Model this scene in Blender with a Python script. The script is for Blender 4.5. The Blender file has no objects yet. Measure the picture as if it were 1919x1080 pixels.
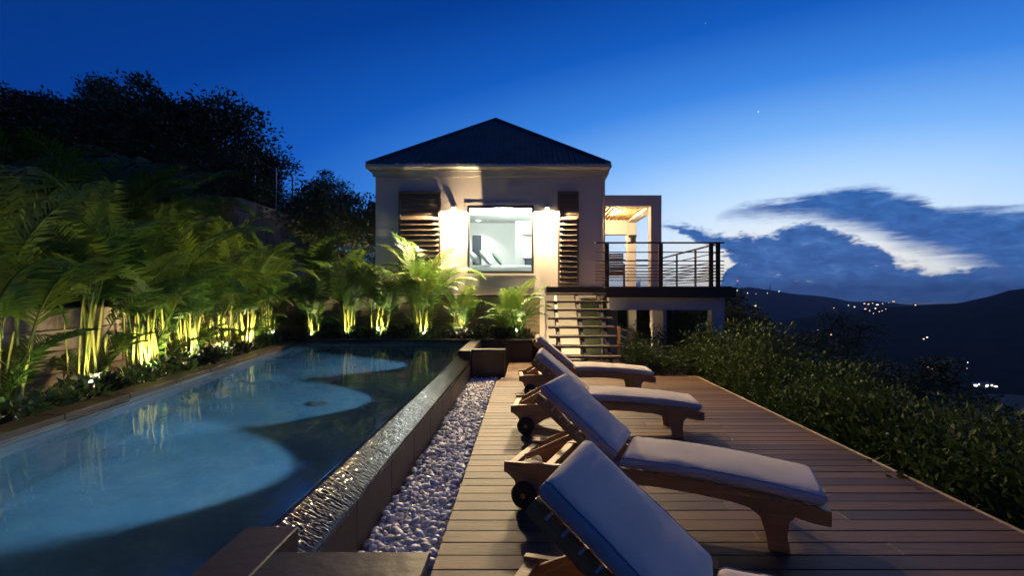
import bpy, bmesh, math, random
import numpy as np
from mathutils import Vector, Matrix, Euler, noise
from mathutils.bvhtree import BVHTree
R = math.radians
PI = math.pi
random.seed(7)
rng = np.random.default_rng(11)
sc = bpy.context.scene
COL = sc.collection

# ------------------------------------------------------------------ camera
F, VX, VY, EYE = 920.0, 985.0, 552.0, 1.5        # focal length in photo pixels, vanishing point, eye height over the deck
cam = bpy.data.cameras.new('camera')
camo = bpy.data.objects.new('camera', cam)
COL.objects.link(camo)
sc.camera = camo
camo.location = (0, 0, EYE)
camo.rotation_euler = (R(90), 0, 0)
cam.sensor_width = 36
cam.lens = 36 * F / 1919
cam.shift_x = (959.5 - VX) / 1919
cam.shift_y = (VY - 540) / 1919
cam.clip_start = 0.05
cam.clip_end = 20000
sc.view_settings.view_transform = 'Standard'
sc.view_settings.look = 'None'
sc.view_settings.exposure = 0.28
sc.view_settings.gamma = 1.0
sc.cycles.use_denoising = True
sc.cycles.max_bounces = 8
sc.cycles.transparent_max_bounces = 12
sc.cycles.sample_clamp_indirect = 4.0
sc.cycles.blur_glossy = 0.5

# ------------------------------------------------------------------ world: clear dusk sky, glow low on the right, cloud bank
world = bpy.data.worlds.new('World')
sc.world = world
world.use_nodes = True
wt = world.node_tree


class NT:
    def __init__(s, nt): s.t = nt
    def node(s, typ, **kw):
        n = s.t.nodes.new(typ)
        for k, v in kw.items(): setattr(n, k, v)
        return n
    def set(s, sock, v):
        if hasattr(v, 'is_output') or isinstance(v, bpy.types.NodeSocket): s.t.links.new(v, sock)
        else: sock.default_value = v
    def math(s, op, a, b=None, c=None, clamp=False):
        n = s.node('ShaderNodeMath', operation=op, use_clamp=clamp)
        for i, v in enumerate((a, b, c)):
            if v is not None: s.set(n.inputs[i], v)
        return n.outputs[0]
    def mix(s, f, a, b, blend='MIX'):
        n = s.node('ShaderNodeMix', data_type='RGBA', blend_type=blend)
        s.set(n.inputs[0], f); s.set(n.inputs[6], a); s.set(n.inputs[7], b)
        return n.outputs[2]
    def noise(s, vec, scale, detail=4, rough=0.55, dist=0.0):
        n = s.node('ShaderNodeTexNoise')
        if vec is not None: s.set(n.inputs['Vector'], vec)
        n.inputs['Scale'].default_value = scale
        n.inputs['Detail'].default_value = detail
        n.inputs['Roughness'].default_value = rough
        n.inputs['Distortion'].default_value = dist
        return n.outputs[0]
    def ramp(s, f, stops, interp='LINEAR'):
        n = s.node('ShaderNodeValToRGB')
        cr = n.color_ramp
        cr.interpolation = interp
        while len(cr.elements) < len(stops): cr.elements.new(0.5)
        for e, (p, c) in zip(cr.elements, stops):
            e.position = p
            e.color = (c[0], c[1], c[2], 1) if hasattr(c, '__len__') else (c, c, c, 1)
        s.set(n.inputs[0], f)
        return n.outputs[0]
    def smooth(s, v, a, b):
        n = s.node('ShaderNodeMapRange', interpolation_type='SMOOTHSTEP')
        s.set(n.inputs[0], v)
        n.inputs[1].default_value = a; n.inputs[2].default_value = b
        return n.outputs[0]
    def curve(s, v, pts):
        n = s.node('ShaderNodeFloatCurve')
        c = n.mapping.curves[0]
        while len(c.points) < len(pts): c.points.new(0.5, 0.5)
        for p, (x, y) in zip(c.points, pts):
            p.location = (x, y); p.handle_type = 'AUTO_CLAMPED'
        n.mapping.update()
        s.set(n.inputs['Value'], v)
        return n.outputs[0]
    def vec(s, x, y, z):
        n = s.node('ShaderNodeCombineXYZ')
        for i, v in enumerate((x, y, z)): s.set(n.inputs[i], v)
        return n.outputs[0]


def build_sky():
    n = NT(wt)
    bg = wt.nodes['Background']
    tc = n.node('ShaderNodeTexCoord')
    sp = n.node('ShaderNodeSeparateXYZ')
    wt.links.new(tc.outputs['Generated'], sp.inputs[0])
    x, y, z = sp.outputs
    el = n.math('MULTIPLY', n.math('ARCSINE', z), 180 / PI)
    az = n.math('MULTIPLY', n.math('ARCTAN2', x, y), 180 / PI)
    elp = n.math('MAXIMUM', el, 0.0)
    d = n.math('ABSOLUTE', n.math('SUBTRACT', az, 29.0))
    daz = n.math('MINIMUM', d, n.math('SUBTRACT', 360.0, d))
    s = n.math('SQRT', n.math('ADD', n.math('POWER', n.math('MULTIPLY', elp, 1.18), 2.0),
                              n.math('POWER', n.math('MULTIPLY', daz, 0.50), 2.0)))
    base = n.ramp(n.math('DIVIDE', s, 100.0), [
        (0.0, (.90, .77, .55)), (.05, (.82, .81, .77)), (.095, (.62, .75, .90)), (.14, (.40, .61, .90)), (.19, (.17, .40, .82)),
        (.25, (.040, .205, .66)), (.32, (.006, .090, .44)), (.40, (.0012, .040, .255)), (.52, (.0014, .022, .140)),
        (.75, (.0030, .020, .115)), (1.0, (.0040, .020, .105))])
    # cloud bank in azimuth / elevation
    v1 = n.vec(n.math('MULTIPLY', az, 0.10), n.math('MULTIPLY', el, 0.22), 0.0)
    na = n.noise(v1, 3.2, 8, 0.62, 0.3)
    nb = n.noise(v1, 9.0, 7, 0.62)
    v2 = n.vec(n.math('MULTIPLY', az, 0.05), n.math('MULTIPLY', el, 0.5), 3.0)
    nw = n.noise(v2, 4.0, 7, 0.6, 0.6)
    e1 = n.math('ADD', el, n.math('ADD', n.math('MULTIPLY', n.math('SUBTRACT', na, .5), 2.8), n.math('MULTIPLY', n.math('SUBTRACT', nb, .5), 1.7)))
    e2 = n.math('ADD', el, n.math('ADD', n.math('MULTIPLY', n.math('SUBTRACT', nw, .5), 2.2), n.math('MULTIPLY', n.math('SUBTRACT', nb, .5), 0.8)))
    a01 = n.math('DIVIDE', az, 60.0, clamp=True)
    def crv(pts): 
        v = n.curve(a01, [(a / 60, (e + 6) / 20) for a, e in pts])
        return n.math('SUBTRACT', n.math('MULTIPLY', v, 20.0), 6.0)
    lowtop = crv([(0, .6), (10, .8), (13.5, 2.0), (15.2, 8.0), (17, 8.15), (19, 7.4), (23.8, 6.3), (26.8, 6.4), (28.3, 7.1), (29.7, 7.6), (31.3, 6.8),
                  (33.3, 5.7), (35.4, 4.9), (36.4, 4.0), (37.2, 3.1), (38.6, 2.7), (40.8, 2.3), (42.6, 2.7), (45.4, 3.3), (52, 4.5), (60, 3.0)])
    lowbot = crv([(0, -6), (12, -6), (14.5, 7.6), (17, 6.9), (19, 5.8), (22, 4.2), (23.6, 2.6), (24.6, -5), (27, -6), (60, -6)])
    bank = crv([(0, .5), (18, .7), (21, 1.0), (22.3, 2.6), (23.5, 3.6), (25, 4.2), (30, 4.3), (36, 3.0), (37.2, 2.3), (40.8, 1.7), (43, 2.4), (60, 2.6)])
    uptop = crv([(0, -6), (19.5, -6), (21.2, 8.4), (24.3, 9.4), (29.2, 10.0), (33.8, 10.4), (37.1, 9.6), (39.4, 8.4), (40.2, 7.7), (42.6, 7.5), (45.4, 7.1), (52, 6.5), (60, 4.5)])
    upbot = crv([(0, 8), (21.2, 8.3), (24.3, 8.1), (28.3, 7.7), (32, 6.8), (35.4, 5.6), (37.9, 4.1), (40.1, 3.3), (42.0, 2.5), (44.5, 1.0), (47.5, -6), (60, -6)])
    m_low = n.math('MULTIPLY', n.smooth(n.math('SUBTRACT', lowtop, e1), -.28, .6), n.smooth(n.math('SUBTRACT', e1, lowbot), -.1, .6))
    m_bank = n.smooth(n.math('SUBTRACT', bank, e1), -.1, .3)
    m_up = n.math('MULTIPLY', n.smooth(n.math('SUBTRACT', uptop, e2), -.45, .75), n.smooth(n.math('SUBTRACT', e2, upbot), -.9, 1.5))
    mask = n.math('MAXIMUM', n.math('MAXIMUM', m_low, m_bank), m_up)
    hn = n.noise(n.vec(n.math('MULTIPLY', az, 0.16), n.math('MULTIPLY', el, 0.42), 7.0), 2.6, 5, .6, .3)
    hole = n.math('MULTIPLY', n.math('MULTIPLY', n.smooth(hn, .63, .72), n.math('MULTIPLY', n.smooth(el, .8, 1.6), n.smooth(el, 4.2, 3.0))), n.smooth(daz, 17.0, 9.0))
    mask = n.math('MULTIPLY', mask, n.math('SUBTRACT', 1.0, n.math('MULTIPLY', hole, .8)))
    nc = n.noise(v1, 5.5, 8, .65, .5)
    na = n.math('ADD', n.math('MULTIPLY', na, .5), n.math('MULTIPLY', nc, .5))
    cc = n.ramp(na, [(.36, (.006, .055, .235)), (.47, (.010, .085, .32)), (.56, (.022, .115, .38)), (.68, (.075, .18, .45))])
    cc = n.mix(n.math('MULTIPLY', n.smooth(n.math('SUBTRACT', n.math('ADD', upbot, 1.6), e2), 0, 1.6), n.math('MULTIPLY', m_up, .45)), cc, (.10, .13, .34, 1))
    # clouds fade away from the glow like the sky behind them
    fade = n.ramp(n.math('DIVIDE', daz, 180.0), [(0.0, 1.0), (.15, .95), (.4, .35), (1, .16)])
    cc = n.mix(1.0, cc, fade, 'MULTIPLY')
    col = n.mix(n.math('MULTIPLY', mask, .96), base, cc)
    # two bright stars
    for (sx, sy, r, k) in ((1421, 209, .075, .55), (1322, 43, .05, .25), (1287, 176, .045, .18)):
        dv = Vector(((sx - VX), F, (VY - sy))).normalized()
        dn = n.node('ShaderNodeVectorMath', operation='DOT_PRODUCT')
        wt.links.new(tc.outputs['Generated'], dn.inputs[0]); dn.inputs[1].default_value = dv
        st = n.math('GREATER_THAN', dn.outputs['Value'], math.cos(R(r)))
        col = n.mix(n.math('MULTIPLY', st, k), col, (1, 1, 1, 1))
    wt.links.new(col, bg.inputs[0])
    bg.inputs[1].default_value = 1.0


build_sky()
sun = bpy.data.lights.new('sun', 'SUN')                    # last afterglow from the west
sun.energy = 0.16; sun.angle = R(80); sun.color = (1.0, .78, .52)
suno = bpy.data.objects.new('sun', sun)
COL.objects.link(suno)
suno.rotation_euler = (R(90 - 18), 0, R(180 - 33))

# ------------------------------------------------------------------ helpers


def P(px, py, Y):
    return Vector(((px - VX) * Y / F, Y, EYE - (py - VY) * Y / F))


def tag(o, label=None, cat=None, group=None, kind=None):
    if label: o['label'] = label
    if cat: o['category'] = cat
    if group: o['group'] = group
    if kind: o['kind'] = kind
    return o


def link(name, me, parent=None, loc=None, rot=None, scale=None):
    o = bpy.data.objects.new(name, me)
    COL.objects.link(o)
    if parent is not None: o.parent = parent
    if loc is not None: o.location = loc
    if rot is not None: o.rotation_euler = rot
    if scale is not None: o.scale = scale
    return o


def thing(name, label, cat, loc=(0, 0, 0), rz=0, group=None):
    o = link(name, None, None, loc, (0, 0, rz))
    o.empty_display_size = .2
    return tag(o, label, cat, group)


class MB:
    def __init__(s): s.v = []; s.f = []
    def add(s, vs, fs):
        k = len(s.v)
        s.v += [tuple(v) for v in vs]
        s.f += [tuple(i + k for i in f) for f in fs]
        return s
    def box(s, x0, x1, y0, y1, z0, z1, M=None, b=0.0):
        if b > 0:
            return s.bbox(x0, x1, y0, y1, z0, z1, b, M)
        vs = [Vector((x, y, z)) for z in (z0, z1) for y in (y0, y1) for x in (x0, x1)]
        if M is not None: vs = [M @ v for v in vs]
        return s.add(vs, [(0, 2, 3, 1), (4, 5, 7, 6), (0, 1, 5, 4), (2, 6, 7, 3), (0, 4, 6, 2), (1, 3, 7, 5)])
    def bbox(s, x0, x1, y0, y1, z0, z1, b, M=None):
        # box with chamfered edges: 24 verts
        vs = []; idx = {}
        for ix, x in enumerate((x0, x1)):
            for iy, y in enumerate((y0, y1)):
                for iz, z in enumerate((z0, z1)):
                    dx = b if ix == 0 else -b; dy = b if iy == 0 else -b; dz = b if iz == 0 else -b
                    for ax, p in enumerate(((x, y + dy, z + dz), (x + dx, y, z + dz), (x + dx, y + dy, z))):
                        idx[(ix, iy, iz, ax)] = len(vs); vs.append(Vector(p))
        g = lambda ix, iy, iz, ax: idx[(ix, iy, iz, ax)]
        fs = []
        for i in (0, 1):
            q = [g(i, 0, 0, 0), g(i, 1, 0, 0), g(i, 1, 1, 0), g(i, 0, 1, 0)]; fs.append(q if i else q[::-1])
            q = [g(0, i, 0, 1), g(0, i, 1, 1), g(1, i, 1, 1), g(1, i, 0, 1)]; fs.append(q if i else q[::-1])
            q = [g(0, 0, i, 2), g(1, 0, i, 2), g(1, 1, i, 2), g(0, 1, i, 2)]; fs.append(q if i else q[::-1])
        for i in (0, 1):
            for j in (0, 1):
                q = [g(i, j, 0, 0), g(i, j, 0, 1), g(i, j, 1, 1), g(i, j, 1, 0)]; fs.append(q if i == j else q[::-1])
                q = [g(i, 0, j, 0), g(i, 0, j, 2), g(i, 1, j, 2), g(i, 1, j, 0)]; fs.append(q[::-1] if i == j else q)
                q = [g(0, i, j, 1), g(0, i, j, 2), g(1, i, j, 2), g(1, i, j, 1)]; fs.append(q if i == j else q[::-1])
                for k in (0, 1):
                    t = [g(i, j, k, 0), g(i, j, k, 1), g(i, j, k, 2)]; fs.append(t if (i + j + k) % 2 else t[::-1])
        if M is not None: vs = [M @ v for v in vs]
        return s.add(vs, fs)
    def prism(s, poly, axis, a, b, M=None):
        # polygon in the two other axes (x,z for axis y; y,z for axis x; x,y for axis z), extruded from a to b
        def mk(p, t):
            return {'x': (t, p[0], p[1]), 'y': (p[0], t, p[1]), 'z': (p[0], p[1], t)}[axis]
        n = len(poly)
        vs = [Vector(mk(p, a)) for p in poly] + [Vector(mk(p, b)) for p in poly]
        if M is not None: vs = [M @ v for v in vs]
        fs = [tuple(range(n))[::-1], tuple(range(n, 2 * n))]
        fs += [(i, (i + 1) % n, n + (i + 1) % n, n + i) for i in range(n)]
        return s.add(vs, fs)
    def tube(s, pts, rad, n=6, cap=True):
        pts = [Vector(p) for p in pts]
        if not hasattr(rad, '__len__'): rad = [rad] * len(pts)
        vs = []; fs = []
        up = Vector((0.13, 0.31, 0.94))
        for i, p in enumerate(pts):
            t = (pts[min(i + 1, len(pts) - 1)] - pts[max(i - 1, 0)]).normalized()
            if abs(t.dot(up)) > .97: u0 = Vector((1, 0, 0))
            else: u0 = up
            a = t.cross(u0).normalized(); b = t.cross(a).normalized()
            for k in range(n):
                an = 2 * PI * k / n
                vs.append(p + (a * math.cos(an) + b * math.sin(an)) * rad[i])
        for i in range(len(pts) - 1):
            for k in range(n):
                k2 = (k + 1) % n
                fs.append((i * n + k, i * n + k2, (i + 1) * n + k2, (i + 1) * n + k))
        if cap:
            fs.append(tuple(range(n))); fs.append(tuple(range((len(pts) - 1) * n, len(pts) * n))[::-1])
        return s.add(vs, fs)
    def lathe(s, prof, n=20, M=None):
        # profile (r,z) turned about z
        vs = []; fs = []
        for r, z in prof:
            for k in range(n):
                an = 2 * PI * k / n
                vs.append(Vector((r * math.cos(an), r * math.sin(an), z)))
        m = len(prof)
        for i in range(m - 1):
            for k in range(n):
                k2 = (k + 1) % n
                fs.append((i * n + k, i * n + k2, (i + 1) * n + k2, (i + 1) * n + k))
        fs.append(tuple(range(n))[::-1]); fs.append(tuple(range((m - 1) * n, m * n)))
        if M is not None: vs = [M @ v for v in vs]
        return s.add(vs, fs)
    def mesh(s, name, mat, smooth=False):
        me = bpy.data.meshes.new(name)
        me.from_pydata(s.v, [], s.f)
        bm = bmesh.new(); bm.from_mesh(me)
        bmesh.ops.recalc_face_normals(bm, faces=bm.faces)
        bm.to_mesh(me); bm.free()
        if mat is not None: me.materials.append(mat)
        if smooth:
            me.polygons.foreach_set('use_smooth', [True] * len(me.polygons))
        return me
    def build(s, name, mat, parent=None, smooth=False, loc=None, rot=None):
        return link(name, s.mesh(name, mat, smooth), parent, loc, rot)


def np_mesh(name, verts, quads, mat, smooth=False):
    verts = np.asarray(verts, dtype=np.float32).reshape(-1, 3)
    quads = np.asarray(quads, dtype=np.int32)
    nf, k = quads.shape
    me = bpy.data.meshes.new(name)
    me.vertices.add(len(verts)); me.vertices.foreach_set('co', verts.ravel())
    me.loops.add(nf * k); me.loops.foreach_set('vertex_index', quads.ravel())
    me.polygons.add(nf)
    me.polygons.foreach_set('loop_start', np.arange(nf, dtype=np.int32) * k)
    me.polygons.foreach_set('loop_total', np.full(nf, k, dtype=np.int32))
    if smooth: me.polygons.foreach_set('use_smooth', np.ones(nf, dtype=bool))
    me.update(calc_edges=True)
    me.materials.append(mat)
    return me


def unit(a):
    return a / np.maximum(np.linalg.norm(a, axis=-1, keepdims=True), 1e-9)


def leaves_mesh(name, pts, outward, L, W, mat, up=0.4, droop=0.0):
    """one folded diamond leaf at every point, 4 verts each"""
    n = len(pts)
    d = unit(outward + rng.normal(0, .75, (n, 3)) + np.array([0, 0, up - droop]))
    side = unit(np.cross(d, rng.normal(0, 1, (n, 3))))
    nor = np.cross(side, d)
    l = (L * rng.uniform(.6, 1.3, (n, 1))); w = W * rng.uniform(.7, 1.2, (n, 1))
    a = pts; c = pts + d * l
    m = pts + d * l * .5
    b1 = m + side * w * .5 + nor * w * .18
    b2 = m - side * w * .5 + nor * w * .18
    v = np.stack([a, b1, c, b2], 1).reshape(-1, 3)
    q = np.arange(n * 4).reshape(-1, 4)
    return np_mesh(name, v, q, mat)


# ------------------------------------------------------------------ materials


def material(name, col, rough=.6, var=0.0, scale=6.0, col2=None, bump=0.0, bscale=40.0, spec=.5, metal=0.0, rnd=0.0, stretch=(1, 1, 1), transl=0.0, detail=5, world_space=False):
    m = bpy.data.materials.new(name); m.use_nodes = True
    nt = m.node_tree; n = NT(nt)
    b = nt.nodes['Principled BSDF']
    b.inputs['Roughness'].default_value = rough
    b.inputs['Metallic'].default_value = metal
    b.inputs['Specular IOR Level'].default_value = spec
    tc = n.node('ShaderNodeTexCoord')
    mp = n.node('ShaderNodeMapping')
    mp.inputs['Scale'].default_value = stretch
    if world_space:
        gm = n.node('ShaderNodeNewGeometry'); nt.links.new(gm.outputs['Position'], mp.inputs[0])
    else:
        nt.links.new(tc.outputs['Object'], mp.inputs[0])
    c = (*col, 1)
    oi = n.node('ShaderNodeObjectInfo')
    if col2 is not None or var > 0:
        c2 = (*(col2 if col2 is not None else [x * (1 - var) for x in col]), 1)
        f = n.noise(mp.outputs[0], scale, detail, .6)
        if rnd > 0:
            f2 = n.math('ADD', f, n.math('MULTIPLY', n.math('SUBTRACT', oi.outputs['Random'], .5), rnd))
        else: f2 = f
        fr = n.smooth(f2, .3, .7)
        cc = n.mix(fr, c, c2)
    else:
        cc = None
    if cc is not None: nt.links.new(cc, b.inputs['Base Color'])
    else: b.inputs['Base Color'].default_value = c
    if bump > 0:
        bn = n.node('ShaderNodeBump'); bn.inputs['Strength'].default_value = bump; bn.inputs['Distance'].default_value = .02
        nt.links.new(n.noise(mp.outputs[0], bscale, 6, .6), bn.inputs['Height'])
        nt.links.new(bn.outputs[0], b.inputs['Normal'])
    if transl > 0:
        out = nt.nodes['Material Output']
        tr = n.node('ShaderNodeBsdfTranslucent')
        if cc is not None: nt.links.new(cc, tr.inputs[0])
        else: tr.inputs[0].default_value = c
        ms = n.node('ShaderNodeMixShader'); ms.inputs[0].default_value = transl
        nt.links.new(b.outputs[0], ms.inputs[1]); nt.links.new(tr.outputs[0], ms.inputs[2])
        nt.links.new(ms.outputs[0], out.inputs[0])
    return m


def emit(name, col, s):
    m = bpy.data.materials.new(name); m.use_nodes = True
    b = m.node_tree.nodes['Principled BSDF']
    b.inputs['Base Color'].default_value = (*col, 1)
    b.inputs['Emission Color'].default_value = (*col, 1)
    b.inputs['Emission Strength'].default_value = s
    return m


M = {}
M['stucco'] = material('stucco', (.76, .69, .62), .85, .13, 1.2, bump=.12, bscale=60)
M['stucco_white'] = material('stucco_white', (.74, .70, .66), .8, .06, 1.5, bump=.1, bscale=60)
M['trim'] = material('trim', (.72, .68, .62), .5, .08, 3)
M['roof'] = material('roof', (.060, .190, .185), .6, .35, 3, spec=.2)
M['shutter'] = material('shutter_wood', (.155, .112, .082), .6, .3, 5, bump=.2, bscale=20, stretch=(1, 6, 12), rnd=.5)
M['metal'] = material('brown_metal', (.035, .026, .022), .45, .2, 8)
M['frame'] = material('window_frame', (.03, .03, .032), .4)
M['deck'] = material('deck_wood', (.160, .082, .037), .55, .3, 2.2, col2=(.072, .035, .018), bump=.25, bscale=9, stretch=(1.1, 14, 14), rnd=.75)
M['deck_dark'] = material('deck_substructure', (.03, .02, .015), .8)
M['deck_trim'] = material('deck_trim', (.40, .28, .17), .6, .2, 4)
M['teak'] = material('teak', (.62, .36, .125), .5, .3, 3, col2=(.44, .235, .075), bump=.12, bscale=14, stretch=(2, 16, 16), rnd=.4)
M['cushion'] = material('cushion_fabric', (.80, .70, .56), .9, .08, 3, bump=.16, bscale=260, spec=.1)
M['piping'] = material('cushion_piping', (.38, .36, .39), .9)
M['strap'] = material('white_strap', (.75, .75, .75), .7)
M['rubber'] = material('rubber', (.018, .016, .015), .6)
M['stone'] = material('dark_slate', (.050, .038, .032), .42, .4, 2.2, col2=(.030, .024, .022), bump=.18, bscale=14, rnd=.5, spec=.4)
M['pool_tile'] = material('pool_tile', (.17, .25, .29), .5, .25, 1.7, col2=(.065, .125, .165), bump=.05, bscale=10, detail=8, rnd=.25)
M['pebble'] = material('white_pebble', (.90, .86, .80), .5, .12, 9, rnd=.9, col2=(.74, .69, .63))
M['pebble_bed'] = material('pebble_bed', (.30, .28, .28), .9, .4, 60)
M['soil'] = material('bark_mulch', (.060, .032, .020), .95, .5, 30, bump=.9, bscale=45)
M['ground'] = material('ground', (.030, .036, .016), .95, .5, .6, bump=.5, bscale=6, col2=(.018, .026, .010))
M['hill'] = material('wooded_hill', (.022, .034, .016), 1.0, .6, .05, col2=(.010, .018, .010), bump=1, bscale=.09, spec=0.0)
M['masonry'] = material('tan_stone', (.36, .28, .20), .85, .3, 4, bump=.5, bscale=22, rnd=.6, col2=(.24, .18, .13))
M['mortar'] = material('mortar', (.16, .13, .10), .95, .3, 20)
M['frond'] = material('palm_frond', (.066, .145, .018), .45, .3, 2.5, col2=(.105, .165, .018), rnd=.6, transl=.35)
M['cane'] = material('palm_cane', (.46, .42, .09), .45, .3, 7, col2=(.30, .34, .06), rnd=.5, stretch=(1, 1, 3))
M['leaf_dark'] = material('tree_leaf', (.045, .070, .022), .5, .4, 1.2, col2=(.075, .10, .03), rnd=.4, transl=.2)
M['leaf_hedge'] = material('hedge_leaf', (.028, .052, .010), .6, .4, 1.6, col2=(.054, .084, .017), spec=.25, rnd=.4, transl=.25)
M['leaf_shrub'] = material('shrub_leaf', (.055, .125, .036), .42, .4, 5, col2=(.085, .16, .045), rnd=.5, transl=.25)
M['leaf_deep'] = material('dark_shrub_leaf', (.020, .034, .018), .35, .4, 5, rnd=.4, transl=.1)
M['bark'] = material('bark', (.085, .062, .045), .9, .4, 8, bump=.5, bscale=20)
M['steel'] = material('galvanised_pole', (.28, .29, .30), .4, .2, 8, metal=.7)
M['room_wall'] = material('room_wall', (.80, .83, .81), .8)
M['linen'] = material('bed_linen', (.66, .72, .70), .85, .08, 4)
M['room_dark'] = material('room_dark', (.045, .06, .075), .4)
M['joist'] = material('ceiling_joist', (.52, .33, .14), .55, .25, 5, stretch=(6, 1, 6))
M['rattan'] = material('rattan', (.26, .12, .055), .6, .5, 40, bump=.5, bscale=80)
M['black'] = material('black_fitting', (.02, .02, .02), .4)
M['lamp_warm'] = emit('lamp_lens_warm', (1, .78, .48), 30)
M['lamp_room'] = emit('room_downlight', (1, .98, .9), 14)
M['lamp_pool'] = emit('pool_lens', (.6, .8, 1), 4)
M['lamp_garden'] = emit('garden_lens', (1, .86, .5), 2.5)
M['village'] = emit('village_window', (1, .62, .30), 3.0)
M['village_white'] = emit('village_window_white', (1, .90, .75), 2.6)
M['beacon'] = emit('mast_beacon', (1, .12, .10), 3.0)
M['plaster_far'] = material('far_plaster', (.3, .28, .26), .9)


def spill_material():
    m = bpy.data.materials.new('wet_spillway'); m.use_nodes = True
    nt = m.node_tree; n = NT(nt); b = nt.nodes['Principled BSDF']
    b.inputs['Base Color'].default_value = (.018, .014, .013, 1)
    b.inputs['Roughness'].default_value = .085
    b.inputs['Specular IOR Level'].default_value = .40
    g = n.node('ShaderNodeNewGeometry')
    mp = n.node('ShaderNodeMapping'); mp.inputs['Scale'].default_value = (22, 46, 22)
    mp.inputs['Rotation'].default_value = (0, 0, R(24))
    nt.links.new(g.outputs['Position'], mp.inputs[0])
    h = n.noise(mp.outputs[0], 1.0, 2, .5, .6)
    bn = n.node('ShaderNodeBump'); bn.inputs['Strength'].default_value = 1.0; bn.inputs['Distance'].default_value = .0045
    nt.links.new(h, bn.inputs['Height']); nt.links.new(bn.outputs[0], b.inputs['Normal'])
    return m


def water_material():
    m = bpy.data.materials.new('pool_water'); m.use_nodes = True
    nt = m.node_tree; n = NT(nt); b = nt.nodes['Principled BSDF']
    b.inputs['Base Color'].default_value = (.82, .95, 1, 1)
    b.inputs['Roughness'].default_value = .015
    b.inputs['IOR'].default_value = 1.33
    b.inputs['Transmission Weight'].default_value = 1.0
    g = n.node('ShaderNodeNewGeometry')
    mp = n.node('ShaderNodeMapping'); mp.inputs['Scale'].default_value = (1.0, .55, 1.0)
    nt.links.new(g.outputs['Position'], mp.inputs[0])
    h = n.noise(mp.outputs[0], 3.2, 2, .5, .3)
    bn = n.node('ShaderNodeBump'); bn.inputs['Strength'].default_value = .085; bn.inputs['Distance'].default_value = .05
    nt.links.new(h, bn.inputs['Height']); nt.links.new(bn.outputs[0], b.inputs['Normal'])
    return m


def glass_material():
    m = bpy.data.materials.new('window_glass'); m.use_nodes = True
    nt = m.node_tree; n = NT(nt); out = nt.nodes['Material Output']
    t = n.node('ShaderNodeBsdfTransparent'); t.inputs[0].default_value = (.96, .975, .965, 1)
    gl = n.node('ShaderNodeBsdfGlossy'); gl.inputs['Roughness'].default_value = .01
    fr = n.node('ShaderNodeFresnel'); fr.inputs[0].default_value = 1.5
    ms = n.node('ShaderNodeMixShader')
    nt.links.new(fr.outputs[0], ms.inputs[0]); nt.links.new(t.outputs[0], ms.inputs[1]); nt.links.new(gl.outputs[0], ms.inputs[2])
    nt.links.new(ms.outputs[0], out.inputs[0])
    return m


M['spill'] = spill_material()
M['water'] = water_material()
M['glass'] = glass_material()


def spot(parent, loc, target, power, size=90, blend=.4, col=(1, .8, .5), radius=.03):
    l = bpy.data.lights.new('lamp_light', 'SPOT')
    l.energy = power; l.spot_size = R(size); l.spot_blend = blend; l.color = col; l.shadow_soft_size = radius
    o = bpy.data.objects.new('lamp_light', l); COL.objects.link(o)
    d = Vector(target) - Vector(loc)
    o.rotation_euler = d.to_track_quat('-Z', 'Y').to_euler()
    o.location = loc
    if parent is not None:
        o.parent = parent; o.matrix_parent_inverse = Matrix.Translation(parent.location).inverted()
    return o


def point(parent, loc, power, col, radius=.05):
    l = bpy.data.lights.new('lamp_light', 'POINT')
    l.energy = power; l.color = col; l.shadow_soft_size = radius
    o = bpy.data.objects.new('lamp_light', l); COL.objects.link(o)
    o.location = loc
    if parent is not None:
        o.parent = parent; o.matrix_parent_inverse = Matrix.Translation(parent.location).inverted()
    return o


# ------------------------------------------------------------------ terrain


def XL(Y):                                   # inner face of the pool's long wall, which splays away from the deck
    return -3.78 - .159 * (Y - 3.53)


def ground_h(x, y):
    nz = noise.noise((x * .08, y * .08, 0)) * .8
    if x < -6.0:
        d = -6.0 - x
        h = 1.30 + min(d, 26) * .34 + max(0, min(d - 2, 10)) * .03 + (nz * min(1, d / 6)) - max(0, d - 60) * .12
        h = max(h, -70)
        if y > 45: h = max(-70, h - (y - 45) * .35)
        return h
    if x > 3.3:
        d = x - 3.3
        h = -.45 - d * .42 - max(0, d - 8) * .12 + nz * min(1, d / 8)
        if y > 9 and x < 6: h = max(h, -.55)
        return max(h, -70 + nz * 3)
    h = -1.5
    if y > 30: h = -1.5 - (y - 30) * .4
    return max(h, -70)


def axis_coords(lo_dense, hi_dense, step, far):
    a = list(np.arange(lo_dense, hi_dense + 1e-6, step))
    v = a[-1]; s = step
    while v < far: s *= 1.32; v += s; a.append(v)
    v = a[0]; s = step; pre = []
    while v > -far: s *= 1.32; v -= s; pre.append(v)
    return pre[::-1] + a


gx = axis_coords(-20, 20, .8, 3100); gy = axis_coords(-4, 34, 1.0, 3100)
vs = [(x, y, ground_h(x, y)) for y in gy for x in gx]
nx = len(gx)
fs = [(j * nx + i, j * nx + i + 1, (j + 1) * nx + i + 1, (j + 1) * nx + i) for j in range(len(gy) - 1) for i in range(nx - 1)]
tag(link('ground', np_mesh('ground', vs, fs, M['ground'], True)), kind='structure')


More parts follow.
